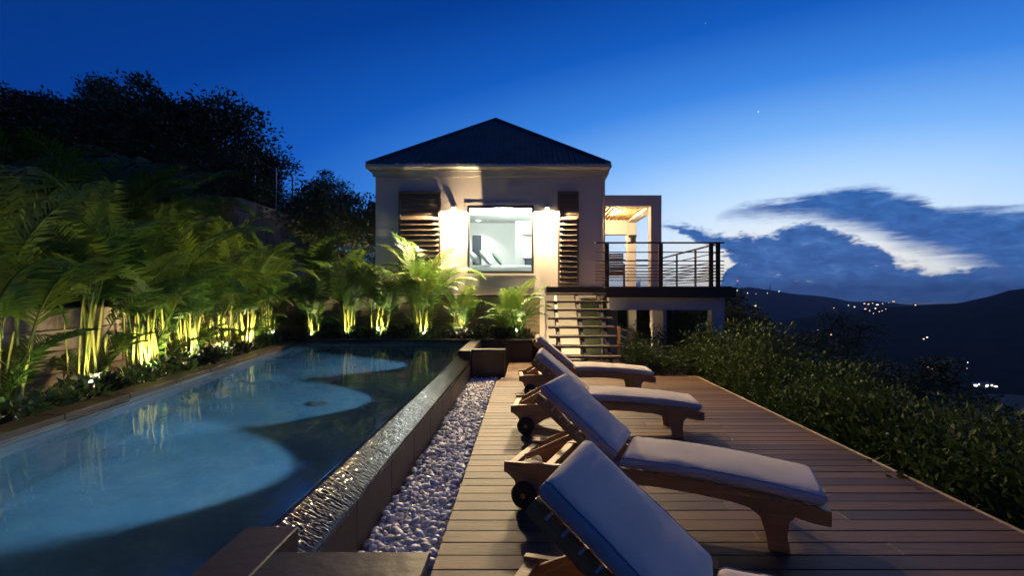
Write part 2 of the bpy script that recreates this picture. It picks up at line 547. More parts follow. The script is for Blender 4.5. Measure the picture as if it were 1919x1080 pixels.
def ridge(name, D, W, prof, base, seed, az0, az1):
    """wooded ridge: crest elevation given by photo rows at its own distance, slopes down to the valley on both sides"""
    na, nr = 110, 26
    vs = []
    for i in range(na):
        px = az0 + (az1 - az0) * i / (na - 1)
        py = np.interp(px, [p[0] for p in prof], [p[1] for p in prof])
        d = Vector(((px - VX) / F, 1, 0))
        top = EYE - (py - VY) * D / F
        for j in range(nr):
            u = -1 + 2 * j / (nr - 1)
            y = D + W * u
            k = math.cos(u * PI / 2) ** 1.3 if abs(u) < 1 else 0
            nzv = noise.fractal((px * .01 + seed, u * 2.2, seed), 1.0, 2.0, 5) * .09 * (1 - .7 * math.exp(-(u * 6) ** 2))
            fine = noise.noise((px * .11, u * 9, seed)) * D * .0011
            z = base + (top - base) * max(0, k + nzv * k) + fine
            vs.append((d.x * y, y, z))
    fs = [(i * nr + j, i * nr + j + 1, (i + 1) * nr + j + 1, (i + 1) * nr + j) for i in range(na - 1) for j in range(nr - 1)]
    o = link(name, np_mesh(name, vs, [f[::-1] for f in fs], M['hill'], True))
    tag(o, kind='structure')
    return vs, fs


R1 = ridge('far_hill', 1900, 800, [(-400, 560), (700, 560), (1200, 548), (1385, 541), (1400, 538), (1450, 545), (1500, 553), (1560, 558), (1600, 567), (1640, 564), (1700, 572), (1800, 577), (2200, 574), (3200, 570)], -72, 3.1, -200, 2300)
R2 = ridge('wooded_hill', 760, 420, [(900, 640), (1300, 625), (1450, 606), (1560, 590), (1640, 579), (1700, 574), (1760, 571), (1800, 568), (1850, 558), (1890, 545), (1925, 541), (2100, 520), (2600, 500), (3200, 520)], -72, 8.4, 900, 3200)
BV = [BVHTree.FromPolygons([Vector(v) for v in r[0]], r[1]) for r in (R1, R2)]

M['sea'] = material('sea_water', (.01, .05, .12), .35, spec=.5)
tag(MB().add([(-4200, 2750, -66), (4200, 2750, -66), (4200, 4200, -66), (-4200, 4200, -66)], [(0, 1, 2, 3)]).build('sea', M['sea']), kind='structure')

# village lights: little houses standing on the hills and the valley floor
spots = [(1381, 545, 0), (1400, 550, 0), (1416, 551, 0), (1437, 550, 0), (1458, 547, 0), (1414, 574, 0), (1562, 578, 0), (1589, 573, 0), (1600, 576, 0),
         (1618, 570, 0), (1626, 571, 0), (1634, 569, 0), (1642, 572, 0), (1652, 570, 0), (1664, 568, 0), (1672, 566, 0), (1620, 580, 0), (1628, 583, 0), (1638, 579, 0),
         (1646, 585, 0), (1636, 588, 1), (1652, 583, 1), (1659, 580, 0), (1712, 573, 0), (1532, 619, 0), (1548, 627, 0), (1556, 628, 0),
         (1729, 636, 1), (1735, 633, 1), (1736, 688, 1), (1744, 692, 1), (1757, 685, 1), (1812, 680, 1), (1811, 691, 1),
         (1823, 723, 2), (1831, 721, 2), (1840, 724, 2), (1847, 721, 2), (1856, 723, 2), (1863, 725, 2)]
hb = MB().box(-1, 1, -1, 1, 0, 1.6).prism([(-1.15, 1.6), (1.15, 1.6), (0, 2.3)], 'y', -1.1, 1.1).mesh('far_house_body', M['plaster_far'])
hw = [MB().box(-.8, .8, -1.06, -1.0, .3, 1.3).mesh('lit_window', M[k]) for k in ('village', 'village_white')]
hidx = 0
for (px, py, kind) in spots:
    org = Vector((0, 0, EYE)); d = Vector(((px - VX), F, VY - py)).normalized()
    best = None
    for b in BV:
        h = b.ray_cast(org, d)
        if h[0] is not None and (best is None or h[3] < best[1]): best = (h[0], h[3])
    t = (-70 - EYE) / d.z if d.z < 0 else 1e9
    if best is None or t < best[1]:
        if t > 8000: continue
        best = (org + d * t, t)
    p, dist = best
    s = dist * (.0013 if kind == 0 else .0013 if kind == 1 else .0028)
    s *= random.uniform(.45, 1.35)
    lab = ('small hillside house with lit windows on the far ridge' if kind == 0 else 'small lit house on the dark slope of the nearer hill' if kind == 1 else 'brightly lit villa in the cluster on the valley floor')
    o = thing('hillside_house', lab, 'house', p + Vector((0, -s, -.4 * s)), random.uniform(-.4, .4), 'lit houses across the valley ' + 'abc'[kind])
    o.scale = (s * random.uniform(.8, 1.6), s, s)
    link('body', hb, o); link('lit_window', hw[1 if (kind == 2 or random.random() < .4) else 0], o)
for px, top, red in ((1382, 527, True), (1443, 533, False)):
    base = P(px, 541, 1890); tp = P(px, top, 1890)
    o = thing('radio_mast', 'thin radio mast with a red beacon on the far ridge' if red else 'thin unlit radio mast on the far ridge', 'mast', base)
    MB().tube([(0, 0, -8), (0, 0, tp.z - base.z)], [2.0, .9], 5).build('lattice', M['steel'], o)
    if red: MB().lathe([(.2, -2), (2.4, -1), (2.4, 1), (.2, 2)], 8).build('beacon', M['beacon'], o, loc=(0, 0, tp.z - base.z))

# ------------------------------------------------------------------ pool
YN, YF = .75, 10.9                # near and far inner faces
XR, XW = -1.20, -.985             # spill edge, outer face of the overflow wall
ZC, ZW, ZF = .49, .40, -.95       # coping top, water, floor
pool = thing('swimming_pool', 'long stone swimming pool with an overflow edge, lit under water', 'pool', (0, 0, 0))
# floor tiles
fl = MB().add([(XL(YN) - .02, YN - .02, ZF - .02), (XR + .02, YN - .02, ZF - .02), (XR + .02, YF + .02, ZF - .02), (XL(YF) - .02, YF + .02, ZF - .02)], [(0, 1, 2, 3)])
fl.build('floor_bed', material('pool_grout', (.07, .14, .19), .8), pool)
MB().add([(XL(YN), YN, ZF), (XR, YN, ZF), (XR, YF, ZF), (XL(YF), YF, ZF)], [(0, 1, 2, 3)]).build('pool_floor', M['pool_tile'], pool)
def quad_wall(name, a, b, z0, z1, th, m):
    a = Vector(a); b = Vector(b); t = (b - a).normalized(); nrm = Vector((-t.y, t.x)) * th
    MB().prism([(a.x, a.y), (b.x, b.y), (b.x + nrm.x, b.y + nrm.y), (a.x + nrm.x, a.y + nrm.y)], 'z', z0, z1).build(name, m, pool)
quad_wall('pool_wall', (XL(YN), YN), (XL(YF), YF), ZF - .1, ZC - .05, .22, M['pool_tile'])
quad_wall('pool_wall', (XL(YF), YF), (XW, YF), ZF - .1, ZC - .05, .22, M['pool_tile'])
quad_wall('pool_wall', (XW, YN), (XL(YN), YN), ZF - .1, ZC - .05, .22, M['pool_tile'])
# overflow wall with a sloping wet top
YS0, YS1 = 2.14, 8.77
n_t = 9
MB().prism([(XR, ZF - .1), (XW - .02, ZF - .1), (XW - .02, .285), (XR, .38)], 'y', YN, YF).build('overflow_wall', M['pool_tile'], pool)
for k in range(n_t):
    y0 = YS0 + (YS1 - YS0) * k / n_t + .003; y1 = YS0 + (YS1 - YS0) * (k + 1) / n_t - .003
    m_ = 10
    # spill tile: gently rounded wet top
    prof = [(XR - .015, .36), (XR - .015, .397), (XR + .02, .398), (XW - .012, .308), (XW, .295), (XW, .27)]
    MB().prism(prof, 'y', y0, y1).build('spillway_tile', M['spill'], pool)
    MB().box(XW - .02, XW - .002, y0, y1, -.12, .268, b=.003).build('wall_tile', M['stone'], pool)
# coping stones
def coping_line(a, b, w, n, z=ZC, th=.085):
    a = Vector(a); b = Vector(b); t = (b - a); L = t.length; t.normalize(); nr = Vector((-t.y, t.x))
    for i in range(n):
        p = a + t * (L * i / n + .003); q = a + t * (L * (i + 1) / n - .003)
        me = MB()
        me.bbox(0, (q - p).length, 0, w, -th, random.uniform(-.0015, .0015), .006)
        o = me.build('coping_stone', M['stone'], pool, loc=(p.x, p.y, z), rot=(0, 0, math.atan2(t.y, t.x)))
coping_line((XL(YN), YN), (XL(YF), YF), .25, 12)
coping_line((XL(YF) - .25, YF), (.16, YF), .27, 8)
# inner dark band below the coping is the back of the stones' skirt
for (a, b, n) in (((XL(YN) + .008, YN), (XL(YF) + .008, YF), 12), ((XL(YF), YF - .008), (XR - .01, YF - .008), 5)):
    a = Vector(a); b = Vector(b); t = (b - a); L = t.length; t.normalize()
    for i in range(n):
        p = a + t * (L * i / n + .002)
        MB().box(0, L / n - .004, 0, .02, -.115, -.0865).build('skirt_stone', M['stone'], pool, loc=(p.x, p.y, ZC), rot=(0, 0, math.atan2(t.y, t.x)))
# end blocks of the overflow wall, near and far
for (y0, y1, n) in ((YS1, YF - .002, 3), (.7, YS0, 2)):
    for i in range(n):
        a = y0 + (y1 - y0) * i / n; b = y0 + (y1 - y0) * (i + 1) / n
        MB().bbox(XR - .01, XW - .003, a + .003, b - .003, ZC - .06, ZC, .006).build('coping_stone', M['stone'], pool)
        MB().box(XR, XW - .006, a + .003, b - .003, .25, ZC - .062).build('block_stone', M['stone'], pool)
        MB().box(XW - .02, XW - .004, a + .003, b - .003, -.12, .248).build('wall_tile', M['stone'], pool)
# cross walls closing the pebble channel
for (y0, y1, lab) in ((8.93, 9.16, 'low dark stone wall closing the far end of the pebble channel'), (1.30, 1.92, 'low dark stone wall closing the near end of the pebble channel')):
    t = thing('cross_wall', lab, 'wall', (-.68, y0, 0))
    MB().box(-.30, .30, .006, y1 - y0 - .006, -.25, .458).build('core', M['stone'], t)
    MB().bbox(-.305, .308, 0, y1 - y0, .46, .492, .005).build('cap_stone', M['stone'], t)
# planter wall closing the terrace behind the deck
t = thing('planter_wall', 'dark stone planter wall between the pool and the stairs', 'wall', (-.40, YF, 0))
for i in range(2):
    MB().bbox(-.575 + i * .56, -.575 + (i + 1) * .56 - .005, 0, .2, -.2, ZC - .09, .004).build('facing_stone', M['stone'], t)
# drain and underwater lamps
d = MB().lathe([(.005, 0), (.13, 0), (.13, .012), (.115, .02), (.08, .022), (.005, .022)], 24).build('floor_drain', M['frame'], pool, True, loc=(-2.55, 5.25, ZF + .002))
def floor_hit(px, py):
    """where the refracted sight line through a photo pixel meets the pool floor"""
    dv = Vector((px - VX, F, VY - py)).normalized()
    t = (ZW - EYE) / dv.z; p = Vector((0, 0, EYE)) + dv * t
    h = Vector((dv.x, dv.y)); s1 = h.length; s2 = s1 / 1.333
    c2 = math.sqrt(1 - s2 * s2); hd = h.normalized()
    k = (ZW - ZF) * s2 / c2
    return Vector((p.x + hd.x * k, p.y + hd.y * k, ZF))
d.location = floor_hit(596, 757) + Vector((0, 0, .002))
LZ = -.30
for (px, py) in ((770, 684), (700, 750), (556, 880)):
    v = floor_hit(px, py)
    fx = MB().lathe([(.01, 0), (.10, 0), (.10, .015), (.085, .03), (.01, .03)], 20).build('underwater_light', M['lamp_pool'], pool, True, loc=(XR - .002, v.y, LZ), rot=(0, R(-90), 0))
    dx = XR - .05 - v.x
    ang = math.degrees(math.atan2(LZ - ZF, max(.2, dx)))
    o = spot(None, (XR - .06, v.y, LZ), (XR - 4, v.y - .25, LZ - .34), 720, size=2 * max(22, ang - 5), blend=.42, col=(.38, .70, 1.0), radius=.04)
    o.parent = fx; o.matrix_parent_inverse = (Matrix.Translation(fx.location) @ fx.rotation_euler.to_matrix().to_4x4()).inverted()
# water sheet
tag(MB().add([(XL(YN), YN, ZW), (XR - .014, YN, ZW), (XR - .014, YF, ZW), (XL(YF), YF, ZW)], [(0, 1, 2, 3)]).build('water', M['water']), kind='structure')

# ------------------------------------------------------------------ pebble channel
tag(MB().box(XW + .001, -.515, 1.93, 8.92, -.30, -.10).build('pebble_bed', M['pebble_bed']), kind='structure')


def pebble_mesh(seed):
    r = random.Random(seed)
    bm = bmesh.new(); bmesh.ops.create_icosphere(bm, subdivisions=2, radius=1)
    k = Vector((r.uniform(.8, 1.15), r.uniform(.65, .85), r.uniform(.42, .6)))
    off = Vector((r.random() * 9, r.random() * 9, r.random() * 9))
    for v in bm.verts:
        s = 1 + .22 * noise.noise(v.co * 1.1 + off)
        v.co = Vector((v.co.x * k.x, v.co.y * k.y, v.co.z * k.z)) * s
    me = bpy.data.meshes.new('pebble'); bm.to_mesh(me); bm.free()
    me.materials.append(M['pebble'])
    me.polygons.foreach_set('use_smooth', [True] * len(me.polygons))
    return me


pebs = [pebble_mesh(i) for i in range(9)]
plist = []
for layer, (zb, pitch) in enumerate(((-.075, .046), (-.045, .048), (-.016, .058))):
    y = 1.95
    while y < 8.92:
        x = XW + .028
        while x < -.535:
            if layer < 2 or random.random() < .72:
                plist.append((x + random.uniform(-.014, .014), y + random.uniform(-.014, .014), zb + random.uniform(-.01, .012), random.uniform(.019, .040), random.randrange(9),
                              random.uniform(-.5, .5), random.uniform(-.5, .5), random.uniform(0, 6.28), layer))
            x += pitch
        y += pitch * .9
near = sorted([p for p in plist if p[8] > 0], key=lambda p: p[1] - .6 * (p[8] == 2))[:300]
nid = set(id(p) for p in near)
for p in near:
    o = link('pebble', pebs[p[4]], None, (p[0], p[1], p[2]), (p[5], p[6], p[7]), (p[3],) * 3)
    tag(o, 'white rounded pebble in the channel between overflow wall and deck', 'pebble', 'white pebbles beside the pool')
va, fa = [], []
base_np = [(np.array([v.co[:] for v in m.vertices]), np.array([q.vertices[:] for q in m.polygons])) for m in pebs]
k = 0
for p in plist:
    if id(p) in nid: continue
    bv, bf = base_np[p[4]]
    rm = np.array(Euler((p[5], p[6], p[7])).to_matrix()) * p[3]
    va.append(bv @ rm.T + np.array(p[:3])); fa.append(bf + k); k += len(bv)
tag(link('pebble_fill', np_mesh('pebble_fill', np.concatenate(va), np.concatenate(fa), M['pebble'], True)), 'white rounded pebbles filling the channel along the pool', 'pebbles', kind='stuff')

# ------------------------------------------------------------------ deck
DX0, DX1 = -.51, 3.12
deck = link('deck', MB().box(DX0 + .02, DX1 - .03, -1.2, 8.98, -.30, -.034).mesh('deck', M['deck_dark']))
tag(deck, kind='structure')
link('deck_base', MB().box(-.36, .44, 8.99, 10.88, -.30, -.034).mesh('deck_base', M['deck_dark']), deck)
pitch = .147
y = -1.0
j = 0
while y < 10.80:
    y1 = y + pitch - .007
    if y1 < 9.0:
        xa = DX0 if y1 < 8.75 else (-.44 if y1 < 8.9 else -.38)
        cuts = [xa, DX1]
        c = [1.35, .55, 2.2][j % 3] + random.uniform(-.15, .15)
        cuts = [xa, c, DX1]
        for a, b in zip(cuts[:-1], cuts[1:]):
            MB().bbox(a + .0006, b - .0006, y, y1, -.03, random.uniform(-.0012, .0012), .003).build('plank', M['deck'], deck)
    else:
        MB().bbox(-.37, .45, y, min(y1, 10.88), -.03, random.uniform(-.0012, .0012), .003).build('plank', M['deck'], deck)
    y += pitch; j += 1
MB().bbox(DX1 + .002, DX1 + .028, -1.2, 9.0, -.14, .006, .004).build('edge_trim', M['deck_trim'], deck)
MB().bbox(1.9, DX1 + .028, 9.012, 9.03, -.2, .002, .004).build('edge_trim', M['deck_trim'], deck)

# ------------------------------------------------------------------ planting beds
bedm = MB()
n = 10
for i in range(n + 1):
    Y = -1 + (YF + 1.3) * i / n
bed = MB().prism([(XL(-1) - .23, -1), (XL(YF) - .23, YF), (XL(YF) - .23, YF + .25), (.3, YF + .25), (.3, 12.18), (-6.1, 12.18), (-6.1, -1)], 'z', -.4, .42)
tag(bed.build('planting_bed', M['soil']), kind='structure')
tag(MB().box(.46, 5.6, 9.05, 16, -.6, -.12).build('terrace_ground', M['soil']), kind='structure')


def masonry(t, length, height, rows, cols, depth, mat=M['masonry'], seed=1, back=True):
    """random coursed blocks on the local -y face of a wall standing along local x"""
    r = random.Random(seed)
    if back: MB().box(0, length, .02, depth, 0, height).build('core', M['mortar'], t)
    for i in range(rows):
        z0 = height * i / rows; z1 = height * (i + 1) / rows
        x = -r.uniform(0, .3) * length / cols
        while x < length - .02:
            w = length / cols * r.uniform(.65, 1.4)
            a, b = max(0, x), min(length, x + w)
            if b - a > .05:
                MB().bbox(a + .005, b - .005, r.uniform(-.016, .004), .03, z0 + .005, z1 - .005, .006).build('wall_stone', mat, t)
            x += w


rwl = math.hypot(XL(11.9) - XL(-1), 12.9)
t = thing('garden_wall', 'tan stone retaining wall behind the palms along the pool', 'wall', (XL(11.9) - 1.05, 11.9, .40), math.atan2(-12.9, XL(-1) - XL(11.9)))
t.scale = (1, -1, 1)
masonry(t, rwl, .95, 4, 17, .35, seed=5)
t = thing('house_plinth', 'tan coursed stone plinth under the house facade', 'wall', (-6.3, 12.12, .38))
masonry(t, 6.65, 1.07, 6, 10, .5, seed=9)
MB().bbox(-.02, 6.67, -.05, .45, 1.072, 1.12, .01).build('ledge', M['stone'], t)

# ------------------------------------------------------------------ house
HY = 12.2
HX0, HX1 = -3.73, 1.91
WX0, WX1, WZ0, WZ1 = -1.445, .20, 2.02, 3.71
EZ = 4.62
house = thing('house', 'stucco villa with a dark hipped metal roof above the pool', 'house', (0, 0, 0))
w = MB()
w.box(HX0, WX0, HY, HY + .25, 1.50, EZ); w.box(WX1, HX1, HY, HY + .25, 1.50, EZ)
w.box(WX0, WX1, HY, HY + .25, 1.50, WZ0); w.box(WX0, WX1, HY, HY + .25, WZ1, EZ)
w.build('front_wall', M['stucco'], house)
MB().box(HX0, HX0 + .25, HY + .252, 22, -.5, EZ).build('side_wall', M['stucco'], house)
MB().box(HX1 - .25, HX1, HY + .252, 22, -.5, EZ).build('side_wall', M['stucco'], house)
MB().box(.31, HX1, HY + .003, HY + .25, -.5, 1.498).build('lower_wall', M['stucco'], house)
MB().bbox(1.36, 1.86, HY - .045, HY - .002, -.12, 1.36, .01).build('doorway_panel', material('doorway_green', (.05, .065, .03), .5, .3, 4), house)  # flat green panel added in place of the open doorway under the landing
# eaves: cornice and gutter
MB().box(HX0 - .05, HX1 + .05, HY - .06, HY - .004, EZ - .20, EZ - .07).build('cornice', M['trim'], house)
MB().box(HX0 - .09, HX1 + .09, HY - .12, HY - .002, EZ - .068, EZ + .03).build('fascia', M['trim'], house)
g = MB()
gp = [(HY - .24, EZ + .07), (HY - .25, EZ + .0), (HY - .21, EZ - .045), (HY - .14, EZ - .05), (HY - .123, EZ - .02), (HY - .123, EZ + .07), (HY - .14, EZ + .07), (HY - .145, EZ - .03), (HY - .205, EZ - .025), (HY - .235, EZ + .01), (HY - .228, EZ + .07)]
g.prism(gp, 'x', HX0 - .14, HX1 + .14)
gut = g.build('gutter', M['trim'], house)
for i in range(9):
    x = HX0 - .1 + i * (HX1 - HX0 + .2) / 8
    MB().prism([(HY - .256, EZ + .075), (HY - .256, EZ - .0), (HY - .213, EZ - .052), (HY - .12, EZ - .056), (HY - .12, EZ + .075)], 'x', x - .012, x + .012).build('gutter_bracket', M['trim'], gut)
for sgn, x in ((-1, HX0 - .13), (1, HX1 + .13)):
    MB().prism([(x - .06, EZ + .07), (x - .07, EZ), (x - .03, EZ - .045), (x + .03, EZ - .045), (x + .07, EZ), (x + .06, EZ + .07)], 'y', HY - .2, 22).build('gutter', M['trim'], house)
MB().tube([(HX1 + .12, HY - .14, EZ - .04), (HX1 + .1, HY - .08, EZ - .16), (HX1 + .05, HY + .12, EZ - .26), (HX1 + .05, HY + .12, 1.7)], .035, 8).build('downpipe', M['trim'], house, True)
# roof: hipped, ribbed sheets
ex0, ex1, ey = HX0 - .15, HX1 + .15, HY - .24
hw_ = (ex1 - ex0) / 2; cx = (ex0 + ex1) / 2; rz = EZ + .05; rise = 2.14; ry = ey + hw_
rf = MB()
rf.add([(ex0, ey, rz), (ex1, ey, rz), (cx, ry, rz + rise), (ex0, 22.3, rz), (ex1, 22.3, rz), (cx, 22.3, rz + rise)], [(0, 1, 2), (1, 4, 5, 2), (3, 0, 2, 5)])
roof = rf.build('roof', M['roof'], house)
nr = 44
for i in range(1, nr):
    x = ex0 + (ex1 - ex0) * i / nr
    fr = 1 - abs(x - cx) / hw_
    MB().add([(x - .02, ey - .01, rz + .004), (x + .02, ey - .01, rz + .004), (x + .012, ey - .01, rz + .034), (x - .012, ey - .01, rz + .034),
              (x - .02, ey + hw_ * fr, rz + rise * fr + .004), (x + .02, ey + hw_ * fr, rz + rise * fr + .004), (x + .012, ey + hw_ * fr, rz + rise * fr + .034), (x - .012, ey + hw_ * fr, rz + rise * fr + .034)],
             [(0, 1, 2, 3), (4, 7, 6, 5), (0, 4, 5, 1), (1, 5, 6, 2), (2, 6, 7, 3), (3, 7, 4, 0)]).build('roof_rib', M['roof'], roof)
for x in (ex0, ex1):
    MB().tube([(x, ey, rz + .03), (cx, ry, rz + rise + .03)], .045, 6).build('hip_cap', M['roof'], roof)
MB().tube([(cx, ry, rz + rise + .03), (cx, 22.3, rz + rise + .03)], .05, 6).build('ridge_cap', M['roof'], roof)
# shutters
for (x0, x1) in ((-3.14, -2.10), (.795, 1.315)):
    fr = MB()
    fr.box(x0, x0 + .05, HY - .085, HY - .002, 1.72, 4.05); fr.box(x1 - .05, x1, HY - .085, HY - .002, 1.72, 4.05)
    fr.box(x0 + .05, x1 - .05, HY - .085, HY - .002, 3.995, 4.05); fr.box(x0 + .05, x1 - .05, HY - .085, HY - .002, 1.72, 1.76)
    fr.box(x0 + .05, x1 - .05, HY - .02, HY - .003, 1.76, 3.995)
    sh = fr.build('shutter', M['shutter'], house)
    nsl = 17
    for i in range(nsl):
        z = 1.78 + i * (3.99 - 1.78) / nsl
        tilt = .062 if z < 3.42 else .02
        hgt = (3.99 - 1.78) / nsl
        b = MB().add([(x0 + .052, HY - .028 - tilt, z), (x1 - .052, HY - .028 - tilt, z), (x1 - .052, HY - .028, z + hgt + .004), (x0 + .052, HY - .028, z + hgt + .004),
                      (x0 + .052, HY - .045 - tilt, z + .006), (x1 - .052, HY - .045 - tilt, z + .006), (x1 - .052, HY - .045, z + hgt - .002), (x0 + .052, HY - .045, z + hgt - .002)],
                     [(3, 2, 1, 0), (4, 5, 6, 7), (0, 1, 5, 4), (2, 3, 7, 6), (1, 2, 6, 5), (3, 0, 4, 7)])
        b.build('slat', M['shutter'], sh)
# window
sr = MB()
sr.box(WX0 - .06, WX1 + .06, HY - .035, HY + .20, WZ1, WZ1 + .07); sr.box(WX0 - .06, WX1 + .06, HY - .035, HY + .2, WZ0 - .05, WZ0)
sr.box(WX0 - .06, WX0, HY - .035, HY + .2, WZ0, WZ1); sr.box(WX1, WX1 + .06, HY - .035, HY + .2, WZ0, WZ1)
sr.build('window_surround', M['trim'], house)
wf = MB()
wf.box(WX0 + .002, WX0 + .05, HY - .03, HY + .05, WZ0 + .002, WZ1 - .002); wf.box(WX1 - .05, WX1 - .002, HY - .03, HY + .05, WZ0 + .002, WZ1 - .002)
wf.box(WX0 + .05, WX1 - .05, HY - .03, HY + .05, WZ1 - .055, WZ1 - .002); wf.box(WX0 + .05, WX1 - .05, HY - .03, HY + .05, WZ0 + .002, WZ0 + .06)
win = wf.build('window', M['frame'], house)
MB().box(WX0 + .051, WX1 - .051, HY + .006, HY + .014, WZ0 + .061, WZ1 - .056).build('pane', M['glass'], win)
# room behind
rm = MB()
RX0, RX1, RB, RF, RC = -2.6, 1.62, 15.8, 1.67, 3.97
rm.box(RX0 - .1, RX0, HY + .26, RB, RF, RC); rm.box(RX1, RX1 + .03, HY + .26, RB, RF, RC)
rm.box(RX0 - .1, RX1 + .03, RB + .002, RB + .1, RF, RC); rm.box(RX0 - .1, RX1 + .03, HY + .26, RB + .1, RF - .12, RF - .003); rm.box(RX0 - .1, RX1 + .03, HY + .26, RB + .1, RC + .003, RC + .1)
rm.build('room_shell', M['room_wall'], house)
MB().box(RX0 + .01, RX1 - .01, 14.2, RB - .003, 3.80, RC - .003).build('soffit', M['room_wall'], house)
MB().box(-.33, RX1 - .004, 15.25, RB - .004, RF, 3.797).build('partition', M['room_wall'], house)
MB().lathe([(.01, 0), (.06, 0), (.06, .012), (.01, .012)], 14).build('downlight', M['lamp_room'], house, loc=(-1.46, 15.25, 3.785))
spot(house, (-1.46, 15.25, 3.77), (-1.5, 15.6, 1.7), 55, 110, .8, (1, .97, .88))
MB().box(-2.2, 1.2, 13.9, 13.95, 3.90, 3.935).build('cove_light', M['lamp_room'], house)
point(house, (-.6, 13.5, 3.45), 92, (.94, 1.0, .955), .25)
point(house, (.8, 14.2, 3.1), 16, (.95, 1.0, .95), .2)
# furniture in the room
b = thing('bed', 'bed with pale linen seen through the window', 'bed', (-.7, 14.3, RF))
MB().bbox(-1.3, .9, -.8, .8, .05, .38, .02).build('base', M['linen'], b)
MB().bbox(-1.28, .9, -.79, .79, .382, .64, .06).build('mattress', M['linen'], b, True)
MB().bbox(-1.42, -1.31, -.85, .85, 0, 1.15, .02).build('headboard', M['linen'], b)


def pillow_mesh(w, h, t, mat):
    vs = []; fs = []; n = 12
    for s in (-1, 1):
        for j in range(n + 1):
            for i in range(n + 1):
                u = -1 + 2 * i / n; v = -1 + 2 * j / n
                e = max(0, (1 - abs(u) ** 2.6) * (1 - abs(v) ** 2.6)) ** .5
                pin = 1 - .06 * (1 - abs(u)) * abs(v) - .06 * (1 - abs(v)) * abs(u)
                vs.append((u * w / 2 * pin, s * e * t / 2, v * h / 2 * pin + h / 2))
    k = (n + 1) ** 2
    for j in range(n):
        for i in range(n):
            a = j * (n + 1) + i
            fs.append((a, a + 1, a + n + 2, a + n + 1)); fs.append((k + a + n + 1, k + a + n + 2, k + a + 1, k + a))
    return np_mesh('pillow', vs, fs, mat, True)


pil = pillow_mesh(.62, .5, .17, M['linen']); pil2 = pillow_mesh(.5, .45, .12, material('sage_pillow', (.20, .30, .22), .9))
for i, (x, y, lab) in enumerate(((-1.72, 13.85, 'pale pillow leaning on the headboard'), (-1.36, 13.9, 'pale pillow leaning second from the headboard'), (-1.04, 13.8, 'pale pillow leaning third from the headboard'), (-.74, 13.9, 'thin sage green cushion leaning in front of the pillows'))):
    o = link('pillow', pil if i < 3 else pil2, None, (x + .08, y, RF + .655), (R(-38), 0, R(90)))
    tag(o, lab + ' on the bed', 'pillow')
t = thing('mirror', 'dark framed mirror on the room wall behind the bed', 'mirror', (-1.56, RB - .03, 2.35))
MB().bbox(-.14, .14, -.03, .0, 0, 1.05, .008).build('frame', M['room_dark'], t)
MB().box(-.11, .11, -.034, -.031, .04, 1.01).build('glass', M['room_dark'], t)
t = thing('shelf_unit', 'white shelf unit with a dark niche inside the room', 'shelf', (.13, 14.9, RF))
MB().bbox(-.22, .30, 0, .33, 0, .62, .01).build('cabinet', M['room_wall'], t)
MB().box(-.16, .30, -.005, .3, .625, .92).build('niche', M['room_dark'], t)
MB().bbox(-.22, .30, 0, .33, .925, 1.4, .01).build('cabinet_top', M['room_wall'], t)
MB().bbox(-.22, .30, -.02, .33, 1.65, 1.69, .005).build('shelf', M['trim'], t)
# wall lamps
for (x, lab) in ((-1.78, 'small downward wall lamp between the wide shutter and the window'), (.53, 'small downward wall lamp between the window and the narrow shutter')):
    s = thing('wall_lamp', lab, 'lamp', (x, HY - .002, 3.61))
    MB().prism([(-.17, .02), (-.17, .06), (-.15, .08), (0, .11), (0, .02)], 'x', -.055, .055).build('housing', M['trim'], s)
    MB().box(-.03, .03, -.15, -.09, -.006, .018).build('lens', M['lamp_warm'], s)
    spot(s, (x, HY - .125, 3.58), (x, HY - .135, 1.0), 1250, 172, .12, (1, .73, .40), .02)

# ------------------------------------------------------------------ terrace: balcony, railing, stairs, pergola
bal = thing('balcony', 'raised terrace on grey columns beside the house', 'balcony', (0, 0, 0))
BY = 11.15
MB().box(.475, 1.80, BY, HY - .003, 1.53, 1.672).build('landing_slab', M['metal'], bal)
MB().bbox(1.802, 4.78, BY - .02, 17, 1.43, 1.66, .008).build('slab', M['metal'], bal)
MB().box(1.92, 4.58, BY + .13, BY + .42, 1.14, 1.428).build('beam', M['stucco'], bal)
MB().box(4.27, 4.58, BY + .423, 16.5, 1.14, 1.428).build('beam', M['stucco'], bal)
for (x0, x1, y0, y1) in ((4.29, 4.57, BY + .14, BY + .45), (3.49, 3.79, 13.5, 13.8), (3.06, 3.30, 14.6, 14.85), (2.28, 2.55, 13.6, 13.9), (4.29, 4.57, 15.9, 16.2)):
    MB().bbox(x0, x1, y0, y1, -1.6, 1.138 if x0 > 4 else 1.428, .01).build('column', M['stucco'], bal)
for i in range(20):
    y0 = BY + .1 + i * .29
    MB().bbox(1.93, 4.74, y0, y0 + .28, 1.662, 1.685, .004).build('floor_board', M['deck'], bal)
rail = thing('railing', 'dark metal railing with horizontal bars round the terrace', 'railing', (0, 0, 0))
rz_ = [2.47, 2.27, 2.17, 2.10, 2.03, 1.96, 1.89, 1.82]
ry_ = 11.28
MB().bbox(1.60, 4.56, ry_ - .03, ry_ + .03, 2.67, 2.705, .006).build('top_rail', M['metal'], rail)
for z in rz_: MB().tube([(1.60, ry_, z), (4.56, ry_, z)], .012, 6).build('bar', M['metal'], rail)
for x in (1.87, 3.11, 4.27, 4.43): MB().box(x - .05, x + .05, ry_ + .014, ry_ + .04, 1.665, 2.668).build('post', M['metal'], rail)
xr = 4.47
MB().bbox(xr - .03, xr + .03, ry_ + .05, 16.8, 2.665, 2.70, .006).build('top_rail', M['metal'], rail)
for z in rz_: MB().tube([(xr, ry_ + .05, z), (xr, 16.8, z)], .012, 6).build('bar', M['metal'], rail)
